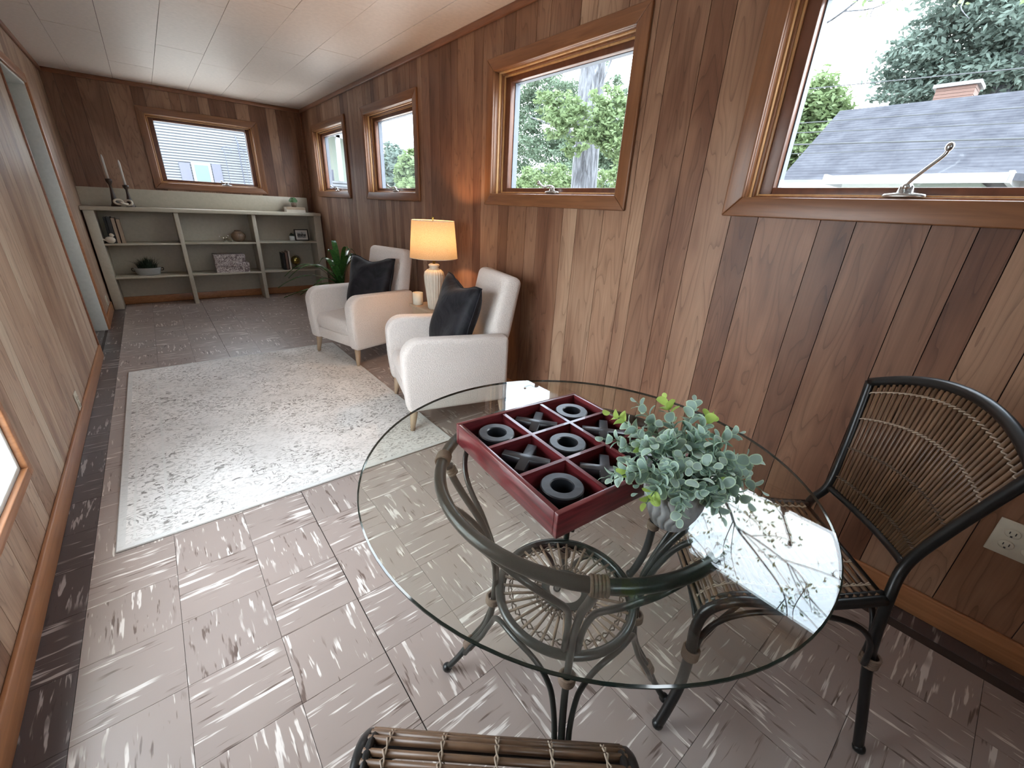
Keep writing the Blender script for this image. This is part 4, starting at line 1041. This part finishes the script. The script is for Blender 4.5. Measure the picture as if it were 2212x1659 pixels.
# ------------------------------------------------------------------ rattan chairs
def seat_z(y):      # saddle profile of the seat, y from back (-.2) to front (.2)
    K = [(-.21, .452), (-.12, .440), (-.03, .430), (.06, .434), (.12, .438), (.155, .432), (.185, .414), (.203, .385), (.212, .35)]
    if y <= K[0][0]: return K[0][1]
    for (y0, z0), (y1, z1) in zip(K, K[1:]):
        if y <= y1: t = (y-y0)/(y1-y0); return z0+(z1-z0)*t
    return K[-1][1]
SEATPATH = [(-.20, .452), (-.12, .440), (-.03, .430), (.06, .434), (.115, .438), (.155, .431), (.183, .412), (.199, .385)]
def seat_hw(y): return .168+(.212-.168)*min(1, max(0, (y+.2)/.36))
def rattan_chair(x, y, rz, label, nrod, thin):
    e = empty('rattan_chair', (x, y, TZ), rz, label, 'chair', 'rattan bistro chairs at the glass table')
    bk = M['blackmetal']
    def part(nm, f, mat=bk, par=None):
        b = MB(); f(b); return b.build(nm, mat, par or e)
    BH = .537
    def yback(z, xx, hw): return -.211-max(0, z-.45)*.172-.028*(1-(xx/hw)**2)*(1 if z > .5 else 0)
    for s in (-1, 1):
        # rear leg + back upright in one bent rail
        pts = catmull([(s*.226, -.262, .012), (s*.205, -.245, .13), (s*.180, -.222, .28), (s*.168, -.207, .45), (s*.146, yback(.537, 1, 1), .537), (s*.164, yback(.64, 1, 1), .64), (s*.193, yback(.75, 1, 1), .75), (s*.218, yback(.838, 1, 1), .838)], 6)
        lg = part('rear_leg', lambda b: b.tube(pts, .0115, 10))
        part('foot', lambda b: b.ball((s*.227, -.263, .0135), .0145, 12), bk, lg)
        part('leather_wrap', lambda b: [b.tube([Vector((s*.182+math.cos(2*PI*i/14)*.017, -.224+math.sin(2*PI*i/14)*.017, .262+k*.006)) for i in range(14)], .0035, 6, True) for k in range(5)], M['wrap'], lg)
        # seat rail curving down into the front leg
        fr = [(s*seat_hw(yy), yy, zz) for yy, zz in SEATPATH]+[(s*.217, .207, .34), (s*.221, .204, .27), (s*.226, .206, .16), (s*.234, .222, .07), (s*.242, .238, .012)]
        rp_ = catmull(fr, 5)
        lg = part('seat_rail', lambda b: b.tube(rp_, .0128, 10))
        part('foot', lambda b: b.ball((s*.243, .239, .0135), .0145, 12), bk, lg)
        part('leather_wrap', lambda b: [b.tube([Vector((s*.221+math.cos(2*PI*i/14)*.017, .203+math.sin(2*PI*i/14)*.017, .255+k*.006)) for i in range(14)], .0035, 6, True) for k in range(5)], M['wrap'], lg)
        # flat outer band on the rail
        part('edge_band', lambda b: b.tube(catmull([(s*(seat_hw(yy)-.011), yy, zz+.009) for yy, zz in SEATPATH], 5), .007, 8))
        # side arch
        n = 26; pa = []
        for i in range(n+1):
            t = PI*i/n; u = math.copysign(abs(math.cos(t))**.75, math.cos(t)); h = max(0, math.sin(t))**.75
            yy = -.006-u*.198; z_ = .27+(.418-.27)*h; pa.append((s*(.205+.012*(yy/.2)), yy, z_))
        part('side_arch', lambda b: b.tube(pa, .0065, 8))
    for yy, ztop, nm, w0, w1 in ((.197, .372, 'front_arch', .214, .21), (-.214, .432, 'rear_arch', .172, .17)):
        n = 26; pa = []
        for i in range(n+1):
            t = PI*i/n; u = math.copysign(abs(math.cos(t))**.7, math.cos(t)); h = max(0, math.sin(t))**.75
            pa.append((-u*w0, yy, .27+(ztop-.27)*h))
        part(nm, lambda b: b.tube(pa, .0065, 8))
    part('front_rail', lambda b: b.tube([(-.21, .196, .378), (.21, .196, .378)], .0085, 8))
    part('rear_rail', lambda b: b.tube([(-.168, -.202, .446), (.168, -.202, .446)], .0095, 8))
    part('curl_brace', lambda b: b.tube(catmull([(-.214, .195, .285), (-.19, .15, .335), (-.13, .06, .372), (-.07, .0, .385), (-.03, -.02, .392), (0, -.03, .41)], 6), .006, 8))
    part('curl_brace', lambda b: b.tube(catmull([(.214, .195, .285), (.19, .15, .335), (.13, .06, .372), (.07, .0, .385), (.03, -.02, .392), (0, -.03, .41)], 6), .006, 8))
    # seat rods, even arc-length along the profile
    sp_ = [Vector((0, yy, zz)) for yy, zz in SEATPATH]; cp = catmull(sp_, 8); cum = [0]
    for p_, q_ in zip(cp, cp[1:]): cum.append(cum[-1]+(q_-p_).length)
    def along(sv):
        for i in range(len(cp)-1):
            if sv <= cum[i+1]: t = (sv-cum[i])/(cum[i+1]-cum[i]); return cp[i].lerp(cp[i+1], t)
        return cp[-1]
    tot = cum[-1]; rr0 = .0058; rods = []
    for k in range(nrod):
        sv = .018+(tot-.022)*(k/(nrod-1)); P = along(sv); P = P+Vector((0, 0, .010)) if P.y < .16 else P+Vector((0, .007, .005))
        rods.append(P); hw = seat_hw(P.y)-.004; jit = random.uniform(-.0012, .0012)
        part('seat_rod', lambda b: b.tube([(-hw, P.y+jit, P.z), (0, P.y, P.z-.0008), (hw, P.y-jit, P.z)], rr0*random.uniform(.92, 1.08), 7), M['rod'])
    for xf in (-.86, -.43, 0, .43, .86):
        b = MB()
        for ph in (0, 1):
            pts = []
            for i, P in enumerate(rods):
                xx = xf*(seat_hw(P.y)-.01)
                nx = rods[i+1] if i < len(rods)-1 else P
                sgn = 1 if (i+ph) % 2 else -1
                pts.append((xx+.0028*sgn, P.y, P.z+rr0*1.25))
                m_ = (P+nx)/2; pts.append((xx, m_.y, m_.z+.001*sgn+.002))
            b.tube(pts[:-1], .0017, 5)
        b.build('cord_binding', M['bindlight'], e)
    # backrest
    zb, hwb, zt, hwt = BH, .143, .836, .216
    def backP(u, v):    # u -1..1 across, v 0..1 up
        zc = zb-.012*(1-u*u)+v*((zt+.066*(1-u*u))-(zb-.012*(1-u*u))); hw = hwb+(hwt-hwb)*v**1.15
        return Vector((u*hw, yback(zc, u, 1), zc))
    part('back_bottom_rail', lambda b: b.tube([backP(-1+2*i/16, 0) for i in range(17)], .0095, 8))
    part('back_top_rail', lambda b: b.tube([backP(-1+2*i/24, 1) for i in range(25)], .0125, 10))
    part('back_top_band', lambda b: b.tube([backP(-1+2*i/24, .972)+Vector((0, -.008, 0)) for i in range(25)], .007, 8))
    NB = 31
    for k in range(NB):
        u = -.93+1.86*k/(NB-1)
        part('back_rod', lambda b: b.tube([backP(u, .01), backP(u, .5), backP(u, .975)], [.0034, .0041, .0046], 6), M['rod'])
    for v in (.13, .40, .67, .90):
        b = MB()
        for ph in (0, 1):
            b.tube([backP(-.965+1.93*i/(NB*4), v)+Vector((0, .0062*math.sin(PI*i/4*1.0+ph*PI), .002*math.cos(PI*i/4+ph*PI))) for i in range(NB*4+1)], .0017, 5)
        b.build('cord_binding', M['bindlight'] if v > .5 else M['binddark'], e)
    return e
F1 = math.atan2(.745, -.667)-PI/2
rattan_chair(1.089, .229, F1+.0485, 'dark-framed rattan chair by the wall, its whole back visible', 25, 1)
# foreground chair: front edge mid (.273,.31), facing (.658,.753)
F2 = math.atan2(.753, .658)-PI/2
fd = Vector((.658, .753)); o2 = Vector((.273, .312))-fd*.205
rattan_chair(o2.x, o2.y, F2, 'rattan chair cropped at the bottom edge, only its seat front showing', 26, 0)

# ------------------------------------------------------------------ outdoors
GR = -.75
m, nt, bb_ = newmat('pale bounce ground'); nt.links.new(ramp(nt, noise(nt, coords(nt), 3, 4), [(.3, (.46,.42,.38)), (.7, (.54,.50,.45))]), bb_.inputs['Base Color']); bb_.inputs['Roughness'].default_value = .9  # unseen ground, made pale to bounce daylight up onto the ceiling
b = MB(); b.add([(-60, -60, GR), (90, -60, GR), (90, 90, GR), (-60, 90, GR)], [(0, 1, 2, 3)]); tag(b.build('ground', m), kind='structure')
# outer skin of the house
b = MB()
for (p, q, s0, s1) in holes_split(YB-.2, L+.27, GR, H+.2, wh): b.box(R+.1301, R+.14, p, q, s0, s1)
tag(b.build('wall_exterior', M['ext']), kind='structure')
b = MB(); b.box(LX-.4, R+.16, YB-.3, L+.4, H+.2, H+.3); tag(b.build('roof', M['ext']), kind='structure')
SID = plain('white siding', (.135,.145,.160,1), .7); SIDW = plain('white trim', (.19,.195,.20,1), .6); SHUT = plain('grey shutter', (.085,.09,.12,1), .7); SSHADE = plain('painted siding lap shade', (.022,.026,.036,1), .9)
WG = plain('teal window glass', (.06,.10,.10,1), .2); ROOF = None
def siding(parent, x0, x1, y, z0, z1, step, mat, name='siding'):
    b = MB(); z = z0
    while z < z1:
        zz = min(z+step*1.02, z1); b.hexa([(x0, y-.030, z), (x1, y-.030, z), (x1, y, z), (x0, y, z), (x0, y-.004, zz), (x1, y-.004, zz), (x1, y, zz), (x0, y, zz)]); b.box(x0, x1, y-.034, y-.03, z, z+.024, 1); z += step  # dark strip along each board's lower edge paints in the lap shadow
    o = b.build(name, [mat, SSHADE], parent); return tag(o, kind='stuff')
# neighbour with white siding (end window)
nh = empty('neighbour_house', (2.5, 27, GR), 0, 'white-sided house with shuttered window seen through the end window', 'house')
siding(nh, -22, 4.2, 0, 0, 6.2, .1155, SID)  # unseen left stretch lengthened to keep bright sky out of a pane's reflection
b = MB(); b.box(-22, 4.2, 0, 6, 0, 6.2); b.build('wall', SID, nh)
def off(parent, *v): return [a-c for a, c in zip(v, (parent.location.x, parent.location.x, parent.location.y, parent.location.y, parent.location.z, parent.location.z))]
def nb(parent, name, x0, x1, y0, y1, z0, z1, mat, pp_=None):
    b = MB(); b.box(*off(parent, x0, x1, y0, y1, z0, z1)); return b.build(name, mat, pp_ or parent)
wf = nb(nh, 'window', 2.07, 2.84, 26.90, 27.0, 1.55, 2.50, SIDW); nb(nh, 'pane', 2.18, 2.73, 26.88, 26.90, 1.68, 2.40, WG, wf)
nb(nh, 'shutter', 1.60, 2.02, 26.92, 27.0, 1.55, 2.46, SHUT); nb(nh, 'shutter', 2.88, 3.26, 26.92, 27.0, 1.55, 2.50, SHUT)
DK = plain('grey conduit', (.06,.07,.10,1), .6)
mast = empty('utility_mast', (4.13, 26.75, GR), 0, 'grey utility mast with looping cables against the white siding', 'utility pole')
b = MB(); b.tube([(0, 0, 0), (0, 0, 4.30), (-.06, 0, 4.55)], .022, 8); b.build('pole', DK, mast)
b = MB(); b.tube(catmull([(-.05, 0, 4.5), (.05, 0, 4.2), (.22, 0, 3.95), (.36, 0, 4.15), (.36, 0, 4.6), (.33, 0, 4.92)], 6), .012, 6); b.tube([(.1, 0, 4.96), (.62, 0, 4.92)], .014, 6); b.build('cable_loop', DK, mast)
b = MB(); b.tube([(-.62, 0, 0), (-.62, 0, 3.82), (-.70, 0, 3.98)], .012, 6); b.tube(catmull([(-.72, 0, 3.95), (-.5, 0, 4.06), (-.32, 0, 3.9), (-.45, 0, 3.78), (-.62, 0, 3.82)], 5), .009, 5); b.tube([(-.7, 0, 4.04), (.55, 0, 3.98)], .007, 5); b.build('conduit', DK, mast)
b = MB(); b.tube([(.20, 0, 0), (.20, 0, 3.9)], .011, 6); b.build('conduit', DK, mast)
# porch house (far corner window)
PG = plain('pale green clapboard', (.16,.19,.165,1), .7)
ph = empty('porch_house', (7.5, 20, GR), 0, 'pale green house with white columned porch seen through the far corner window', 'house')
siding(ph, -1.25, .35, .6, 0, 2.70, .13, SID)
b = MB(); b.box(-1.2, .35, 1.8, 5, 2.6, 4.7); b.build('wall', PG, ph)
b = MB(); b.hexa([(-1.6, .2, 4.95), (.6, .2, 4.5), (.6, 5, 4.5), (-1.6, 5, 4.95), (-1.6, .2, 5.1), (.6, .2, 4.65), (.6, 5, 4.65), (-1.6, 5, 5.1)]); b.build('porch_roof', SIDW, ph)
b = MB(); b.hexa([(-1.3, .3, 4.45), (.5, .3, 4.2), (.5, .45, 4.2), (-1.3, .45, 4.45), (-1.3, .3, 4.62), (.5, .3, 4.37), (.5, .45, 4.37), (-1.3, .45, 4.62)]); b.build('beam', SIDW, ph)
for xx in (-.72,): b = MB(); b.box(xx, xx+.16, .3, .46, 2.7, 4.45); b.build('column', SIDW, ph)
b = MB(); b.box(-1.05, -.78, .9, 1.0, 2.7, 3.15); b.build('chair', DK, ph)
# grey-roofed house (big window)
def roofmat():
    m, nt, b = newmat('grey shingles'); v = coords(nt); n = noise(nt, v, 2.2, 5, .3, .65)
    nt.links.new(ramp(nt, n, [(.35, (.027,.029,.037)), (.65, (.050,.053,.064))]), b.inputs['Base Color']); b.inputs['Roughness'].default_value = .95; b.inputs['Specular IOR Level'].default_value = .1
    w = N(nt, 'TexWave'); w.inputs['Scale'].default_value = 2.4; w.bands_direction = 'X'; nt.links.new(v, w.inputs['Vector']); bump(nt, b, w.outputs['Fac'], .25, .05); return m
RM = roofmat()
gh = empty('grey_roof_house', (14, 1, GR), 0, 'neighbouring house with broad grey shingle roof seen through the big window', 'house')
def slab(name, pts, th, mat, parent):
    ox = parent.location; P = [Vector(p)-ox for p in pts]; nrm = (P[1]-P[0]).cross(P[3]-P[0]).normalized()
    if nrm.z < 0: nrm = -nrm
    b = MB(); Q = [p-nrm*th for p in P]; b.add(Q+P, [(0,3,2,1),(4,5,6,7),(0,1,5,4),(1,2,6,5),(2,3,7,6),(3,0,4,7)]); o = b.build(name, mat, parent)
    bm = bmesh.new(); bm.from_mesh(o.data); bmesh.ops.recalc_face_normals(bm, faces=bm.faces); bm.to_mesh(o.data); bm.free(); return o
slab('roof', [(12, 4.69, 2.08), (12, -9, 2.08), (16, -9, 4.25), (16, 5.05, 4.25)], .12, RM, gh)
slab('roof', [(20, 4.69, 2.08), (20, -9, 2.08), (16.0, -9, 4.25), (16.0, 5.05, 4.25)], .12, RM, gh)
nb(gh, 'fascia', 11.9, 12.0, -9, 4.72, 1.93, 2.10, SIDW); nb(gh, 'wall', 12.5, 19.5, -9, 4.4, GR, 2.2, PG)
b = MB(); b.add([Vector(p)-gh.location for p in ((12.55, 4.41, 2.0), (19.45, 4.41, 2.0), (16, 4.55, 4.1), (12.55, 4.3, 2.0), (19.45, 4.3, 2.0), (16, 4.4, 4.1))], [(0,1,2), (5,4,3), (0,2,5,3), (1,4,5,2), (0,3,4,1)]); b.build('gable', PG, gh)
b = MB(); P = [Vector(p)-gh.location for p in ((10.0, 3.05, 2.04), (10.0, .76, 2.07), (12.6, 2.05, 2.47), (13.2, 3.6, 2.2), (13.2, -.4, 2.2))]
b.add(P+[p-Vector((0, 0, .1)) for p in P], [(0,1,2), (0,2,3), (1,4,2), (2,4,3), (5,7,6), (5,8,7), (6,7,9), (7,8,9), (0,5,6,1), (1,6,9,4), (4,9,8,3), (3,8,5,0)]); b.build('bay_roof', RM, gh)
nb(gh, 'fascia', 9.93, 10.0, .72, 3.08, 1.93, 2.07, SIDW); nb(gh, 'fascia', 10.0, 12.0, 3.05, 3.10, 1.93, 2.10, SIDW); nb(gh, 'fascia', 10.0, 12.0, .68, .74, 1.93, 2.10, SIDW); nb(gh, 'bay_wall', 10.3, 12.6, 1.0, 2.85, GR, 1.95, PG)
BR = plain('brick', (.14,.085,.07,1), .9)
b = MB(); zc = 0
for k in range(15): b.box(2.6, 3.3, 1.45+(.004 if k % 2 else 0), 2.2-(.004 if k % 2 else 0), 4.25+k*.075, 4.25+k*.075+.068)
b.build('chimney', BR, gh); b = MB(); b.box(2.53, 3.37, 1.38, 2.27, 5.37, 5.45); b.build('chimney_cap', SIDW, gh)
# overhead wires
def raypt(u, v, x):
    d = fw+rt*((u-1106)/F_PX)-up*((v-829.5)/F_PX); t = x/d.x; return Vector((0, 0, 1.23))+d*t
WIRE = plain('wire', (.03,.035,.04,1), .6)
for k, (pa_, pb_, x_, r_) in enumerate((((1735, 193), (2212, 147), 8.5, .007), ((1700, 268), (2212, 232), 8.6, .007), ((1700, 288), (2212, 265), 8.7, .007), ((1700, 313), (2212, 299), 8.4, .011), ((1690, 333), (2212, 315), 8.8, .006), ((820, 310), (905, 307), 8.0, .012))):
    A_, B_ = raypt(*pa_, x_), raypt(*pb_, x_); D_ = B_-A_
    A2, B2 = A_-D_*.4, B_+D_*.6
    pts = [A2.lerp(B2, i/12) for i in range(13)]
    b = MB(); b.tube(pts, r_, 5)
    o = b.build('overhead_wire', WIRE)
    tag(o, ['topmost thin overhead wire crossing the trees behind the big window', 'second overhead wire, just under the roof ridge in the big window', 'third overhead wire across the upper grey roof', 'thickest dark overhead wire across the middle of the grey roof', 'lowest thin overhead wire over the grey roof', 'overhead wire crossing the sky in the second far window'][k], 'wire', 'overhead wires outside')
def bark(name, c1, c2):
    m, nt, b = newmat(name); n = noise(nt, coords(nt, (5, 5, .8)), 4, 5, .6); nt.links.new(ramp(nt, n, [(.35, c1), (.65, c2)]), b.inputs['Base Color']); b.inputs['Roughness'].default_value = .95; bump(nt, b, n, 1, .06); return m
BK = bark('grey bark', (.035,.037,.044,1), (.14,.148,.165,1))
def fol(name, c1, c2): return leafmat(name, c1, c2, .7, .3)
FG = [fol('bright maple leaf', (.075,.12,.05,1), (.13,.18,.08,1)), fol('mid green leaf', (.05,.085,.055,1), (.09,.13,.085,1)), fol('blue green leaf', (.055,.085,.07,1), (.10,.135,.115,1))]
def foliage(parent, clumps, n, s, mat, seed, name='foliage'):
    rnd = random.Random(seed); b = MB(); ox = parent.location; tot = sum(c[3]**2 for c in clumps)
    for (x, y, z, r_) in clumps:
        nsub = 26; subs = [Vector((rnd.gauss(0, 1), rnd.gauss(0, 1), rnd.gauss(0, 1))).normalized()*r_*rnd.uniform(.3, 1.05)**.6 for _ in range(nsub)]
        for i in range(int(n*r_*r_/tot)):
            d = subs[i % nsub]+Vector((rnd.gauss(0, 1), rnd.gauss(0, 1), rnd.gauss(0, .7)))*r_*.15; d.z *= .8
            p = Vector((x, y, z))+d-ox; t = Vector((rnd.gauss(0, 1), rnd.gauss(0, 1), rnd.gauss(0, .6))).normalized(); u = t.cross(Vector((rnd.gauss(0, 1), rnd.gauss(0, 1), rnd.gauss(0, 1)))).normalized()
            q = s*rnd.uniform(.6, 1.2); b.add([p-t*q, p-u*q*.45, p+t*q, p+u*q*.45], [(0, 1, 2, 3)])
    return tag(b.build(name, mat, parent), kind='stuff')
def trunk(parent, pts, rr, name='trunk', mat=BK):
    b = MB(); b.tube([Vector(p)-parent.location for p in pts], rr, 14); return b.build(name, mat, parent)
# big tree in the third window
t3 = empty('shade_tree', (7, 6.35, GR), 0, 'thick-trunked grey-barked tree with leafy boughs in the third window', 'tree')
trunk(t3, [(7, 6.30, GR), (7, 6.35, 1.5), (7, 6.42, 3), (7.05, 6.50, 4.2), (7.05, 6.6, 8)], [.36, .265, .25, .24, .2])
trunk(t3, [(7.0, 6.45, 2.8), (6.9, 6.2, 3.2), (7, 5.9, 4)], [.05, .035, .015], 'bough'); trunk(t3, [(7.0, 6.35, 2.3), (6.6, 6.6, 2.7), (6.3, 7.3, 2.9)], [.05, .035, .012], 'bough')
cl = [raypt(u, v, x_).to_tuple()+(r_,) for u, v, x_, r_ in ((1220, 235, 6.2, .35), (1200, 270, 6.0, .3), (1250, 260, 6.2, .3), (1310, 225, 6.3, .3), (1330, 260, 6.3, .35), (1300, 290, 6.2, .3), (1270, 300, 6.0, .22), (1340, 320, 6.4, .3), (1180, 220, 6.1, .22), (1350, 290, 6.3, .3), (1240, 320, 6.2, .2))]
foliage(t3, cl, 7000, .05, FG[0], 1)
tb2 = empty('background_tree', (13, 11.5, GR), 0, 'dense mid-green trees filling the third window behind the trunk', 'tree')
cl = [raypt(u, v, 13).to_tuple()+(r_,) for u, v, r_ in ((1140, 250, .9), (1150, 330, 1.0), (1200, 390, 1.0), (1180, 180, .8), (1240, 210, .7), (1260, 330, .9), (1320, 390, 1.0), (1340, 330, .7), (1120, 390, .9), (1330, 180, .35), (1360, 250, .4), (1290, 150, .4), (1220, 300, .8), (1200, 240, .7), (1300, 260, .9), (1350, 290, .8), (1370, 200, .4), (1150, 200, .8), (1170, 290, 1.2), (1290, 370, 1.2), (1130, 230, .8), (1200, 200, .9), (1340, 240, .7), (1210, 350, 1.1), (1120, 340, 1.0), (1310, 310, 1.0))]
foliage(tb2, cl, 48000, .065, FG[1], 2); trunk(tb2, [(13, 11.5, GR), (13, 11.6, 4)], [.2, .1])
tb3 = empty('low_maple', (9, 8, GR), 0, 'bright green low maple boughs at the bottom of the third window', 'tree')
cl = [raypt(u, v, 9).to_tuple()+(r_,) for u, v, r_ in ((1150, 395, .5), (1190, 380, .45), (1225, 400, .5), (1320, 395, .4), (1345, 380, .4), (1130, 405, .4))]
foliage(tb3, cl, 6500, .06, FG[0], 3); trunk(tb3, [(9, 8.2, GR), (9, 8.2, 1.5)], [.08, .04])
# trees in the second window
t2 = empty('conifer_tree', (16, 35.8, GR), 0, 'dark blue-green tree left of the view in the second far window', 'tree')
cl = [raypt(u, v, 16).to_tuple()+(r_,) for u, v, r_ in ((845, 355, 1.3), (850, 332, .9), (842, 380, 1.5), (855, 400, 1.6), (862, 350, .9), (838, 400, 1.4), (865, 385, 1.3))]
foliage(t2, cl, 4500, .26, FG[2], 4); trunk(t2, [(16, 35.8, GR), (16, 35.6, 3)], [.25, .1])
t2b = empty('maple_tree', (15, 31, GR), 0, 'bright green maple right of the view in the second far window', 'tree')
cl = [raypt(u, v, 15).to_tuple()+(r_,) for u, v, r_ in ((885, 375, 1.2), (895, 350, .9), (890, 395, 1.3), (905, 365, 1.2), (878, 400, 1.1), (900, 330, .5), (915, 400, 1.5))]
foliage(t2b, cl, 4500, .24, FG[0], 5); trunk(t2b, [(15, 31, GR), (15, 30.8, 3)], [.2, .1])
# trees in the big window
t4 = empty('left_maple', (19, 7.3, GR), 0, 'green maple left of the grey roof in the big window', 'tree')
cl = [raypt(u, v, 19).to_tuple()+(r_,) for u, v, r_ in ((1775, 205, .8), (1760, 240, 1.0), (1790, 225, .6), (1740, 290, 1.0), (1720, 330, 1.0), (1760, 300, 1.0), (1790, 265, .7), (1700, 370, 1.0), (1735, 230, .8), (1700, 300, 1.0), (1680, 400, 1), (1720, 390, .9))]
foliage(t4, cl, 12000, .12, FG[0], 6); trunk(t4, [(19, 7.3, GR), (19, 7.3, 4)], [.2, .1])
t5 = empty('large_elm', (22, 3.2, GR), 0, 'large leafy tree rising behind the grey roof in the big window', 'tree')
cl = [raypt(u, v, 22).to_tuple()+(r_,) for u, v, r_ in ((1960, 130, 1.0), (2010, 150, 1.2), (1985, 90, .9), (1945, 190, .9), (2060, 110, 1.3), (2120, 60, 1.4), (2180, 30, 1.6), (2200, 110, 1.6), (2130, 150, 1.3), (2060, 180, 1.0), (1990, 195, .8), (2180, 180, 1.4), (2020, 60, .6), (2110, 0, 1.0), (2220, -60, 2.0), (2150, -60, 1.6), (2260, 60, 2), (2000, 215, .9), (1930, 215, .6))]
foliage(t5, cl, 26000, .115, FG[2], 7); trunk(t5, [(22, 2.6, GR), (22, 2.6, 6), (22, 2.3, 9)], [.35, .25, .1])
for (p_, q_) in (((2000, 200), (1975, 100)), ((2080, 190), (2030, 80)), ((2190, 180), (2120, 40))):
    A_ = raypt(*p_, 22); B_ = raypt(*q_, 22); trunk(t5, [A_, A_.lerp(B_, .5), B_], [.09, .06, .03], 'bough')
# overhanging twigs above the big window (mirrored in the glass table)
ov = empty('overhanging_tree', (5.2, 3.0, GR), 0, 'slender tree whose sparse twigs are mirrored in the glass table', 'tree')
trunk(ov, [(5.2, 3.0, GR), (5.15, 3.0, 1.2), (5.0, 2.7, 2.2), (4.8, 2.2, 2.7)], [.11, .09, .07, .045])
def tw_(pts, r0, nm='branch'): b = MB(); P = catmull([Vector(p)-ov.location for p in pts], 6); b.tube(P, [r0*(1-.8*i/len(P)) for i in range(len(P))], 6); return b.build(nm, BK, ov)
LV = []
def branch(pts, r0, sub, seed):
    rnd = random.Random(seed); tw_(pts, r0); P = catmull([Vector(p) for p in pts], 6); b = MB()
    for k in range(sub):
        i = rnd.randint(3, len(P)-3); A_ = P[i]; D_ = (P[i+1]-P[i-1]).normalized(); s_ = rnd.choice((-1, 1)); q = rnd.uniform(.25, .55)
        side = D_.cross(Vector((1, 0, 0))).normalized()*s_
        B_ = A_+D_*q*.7+side*q*.5+Vector((rnd.uniform(-.1, .1), 0, 0)); C_ = B_+D_*q*.6+side*q*.15
        PP = catmull([A_-ov.location, B_-ov.location, C_-ov.location], 5); b.tube(PP, [.006*(1-.7*j/len(PP)) for j in range(len(PP))], 5)
        E_ = B_+side*q*.3-D_*.05; PP = catmull([B_-ov.location, (B_+E_)/2-ov.location, E_+D_*.1-ov.location], 4); b.tube(PP, [.004*(1-.6*j/len(PP)) for j in range(len(PP))], 4)
        if A_.z < 3.9: LV.append((B_.x, B_.y, B_.z, .14)); LV.append((C_.x, C_.y, C_.z, .10))
    b.build('twigs', BK, ov)
branch([(4.8, 2.2, 2.7), (4.5, 1.7, 3.0), (4.5, 1.34, 3.3), (4.5, 1.19, 3.5), (4.5, .89, 3.7), (4.5, .57, 3.95), (4.5, .43, 4.3)], .022, 9, 1)
branch([(4.5, 1.19, 3.5), (4.55, .95, 3.55), (4.6, .65, 3.65), (4.6, .45, 3.75), (4.6, .30, 4.05)], .010, 6, 2)
branch([(4.9, 2.4, 2.9), (4.7, 2.0, 3.6), (4.5, 1.61, 4.1), (4.5, 1.3, 4.2), (4.5, 1.05, 4.4), (4.5, .9, 4.6)], .014, 8, 3)
branch([(4.8, 2.2, 2.7), (4.6, 1.7, 2.75), (4.5, 1.3, 2.95), (4.5, 1.0, 2.95), (4.5, .75, 3.15)], .010, 8, 4)
LV += [(4.5, 1.45, 2.95, .22), (4.5, 1.2, 2.85, .2), (4.5, 1.0, 2.9, .2), (4.5, .85, 3.05, .17), (4.5, 1.5, 3.3, .2), (4.5, 1.6, 3.7, .2), (4.55, 1.75, 4.1, .2), (4.5, 1.25, 3.1, .18), (4.5, 2.3, 2.75, .25), (4.5, 2.15, 2.95, .15)]
LV += [tuple(raypt(1758, 125, 5.0))+(.05,), tuple(raypt(1748, 165, 5.0))+(.09,), tuple(raypt(1740, 185, 5.0))+(.06,)]
foliage(ov, LV, 700, .030, FG[0], 9)
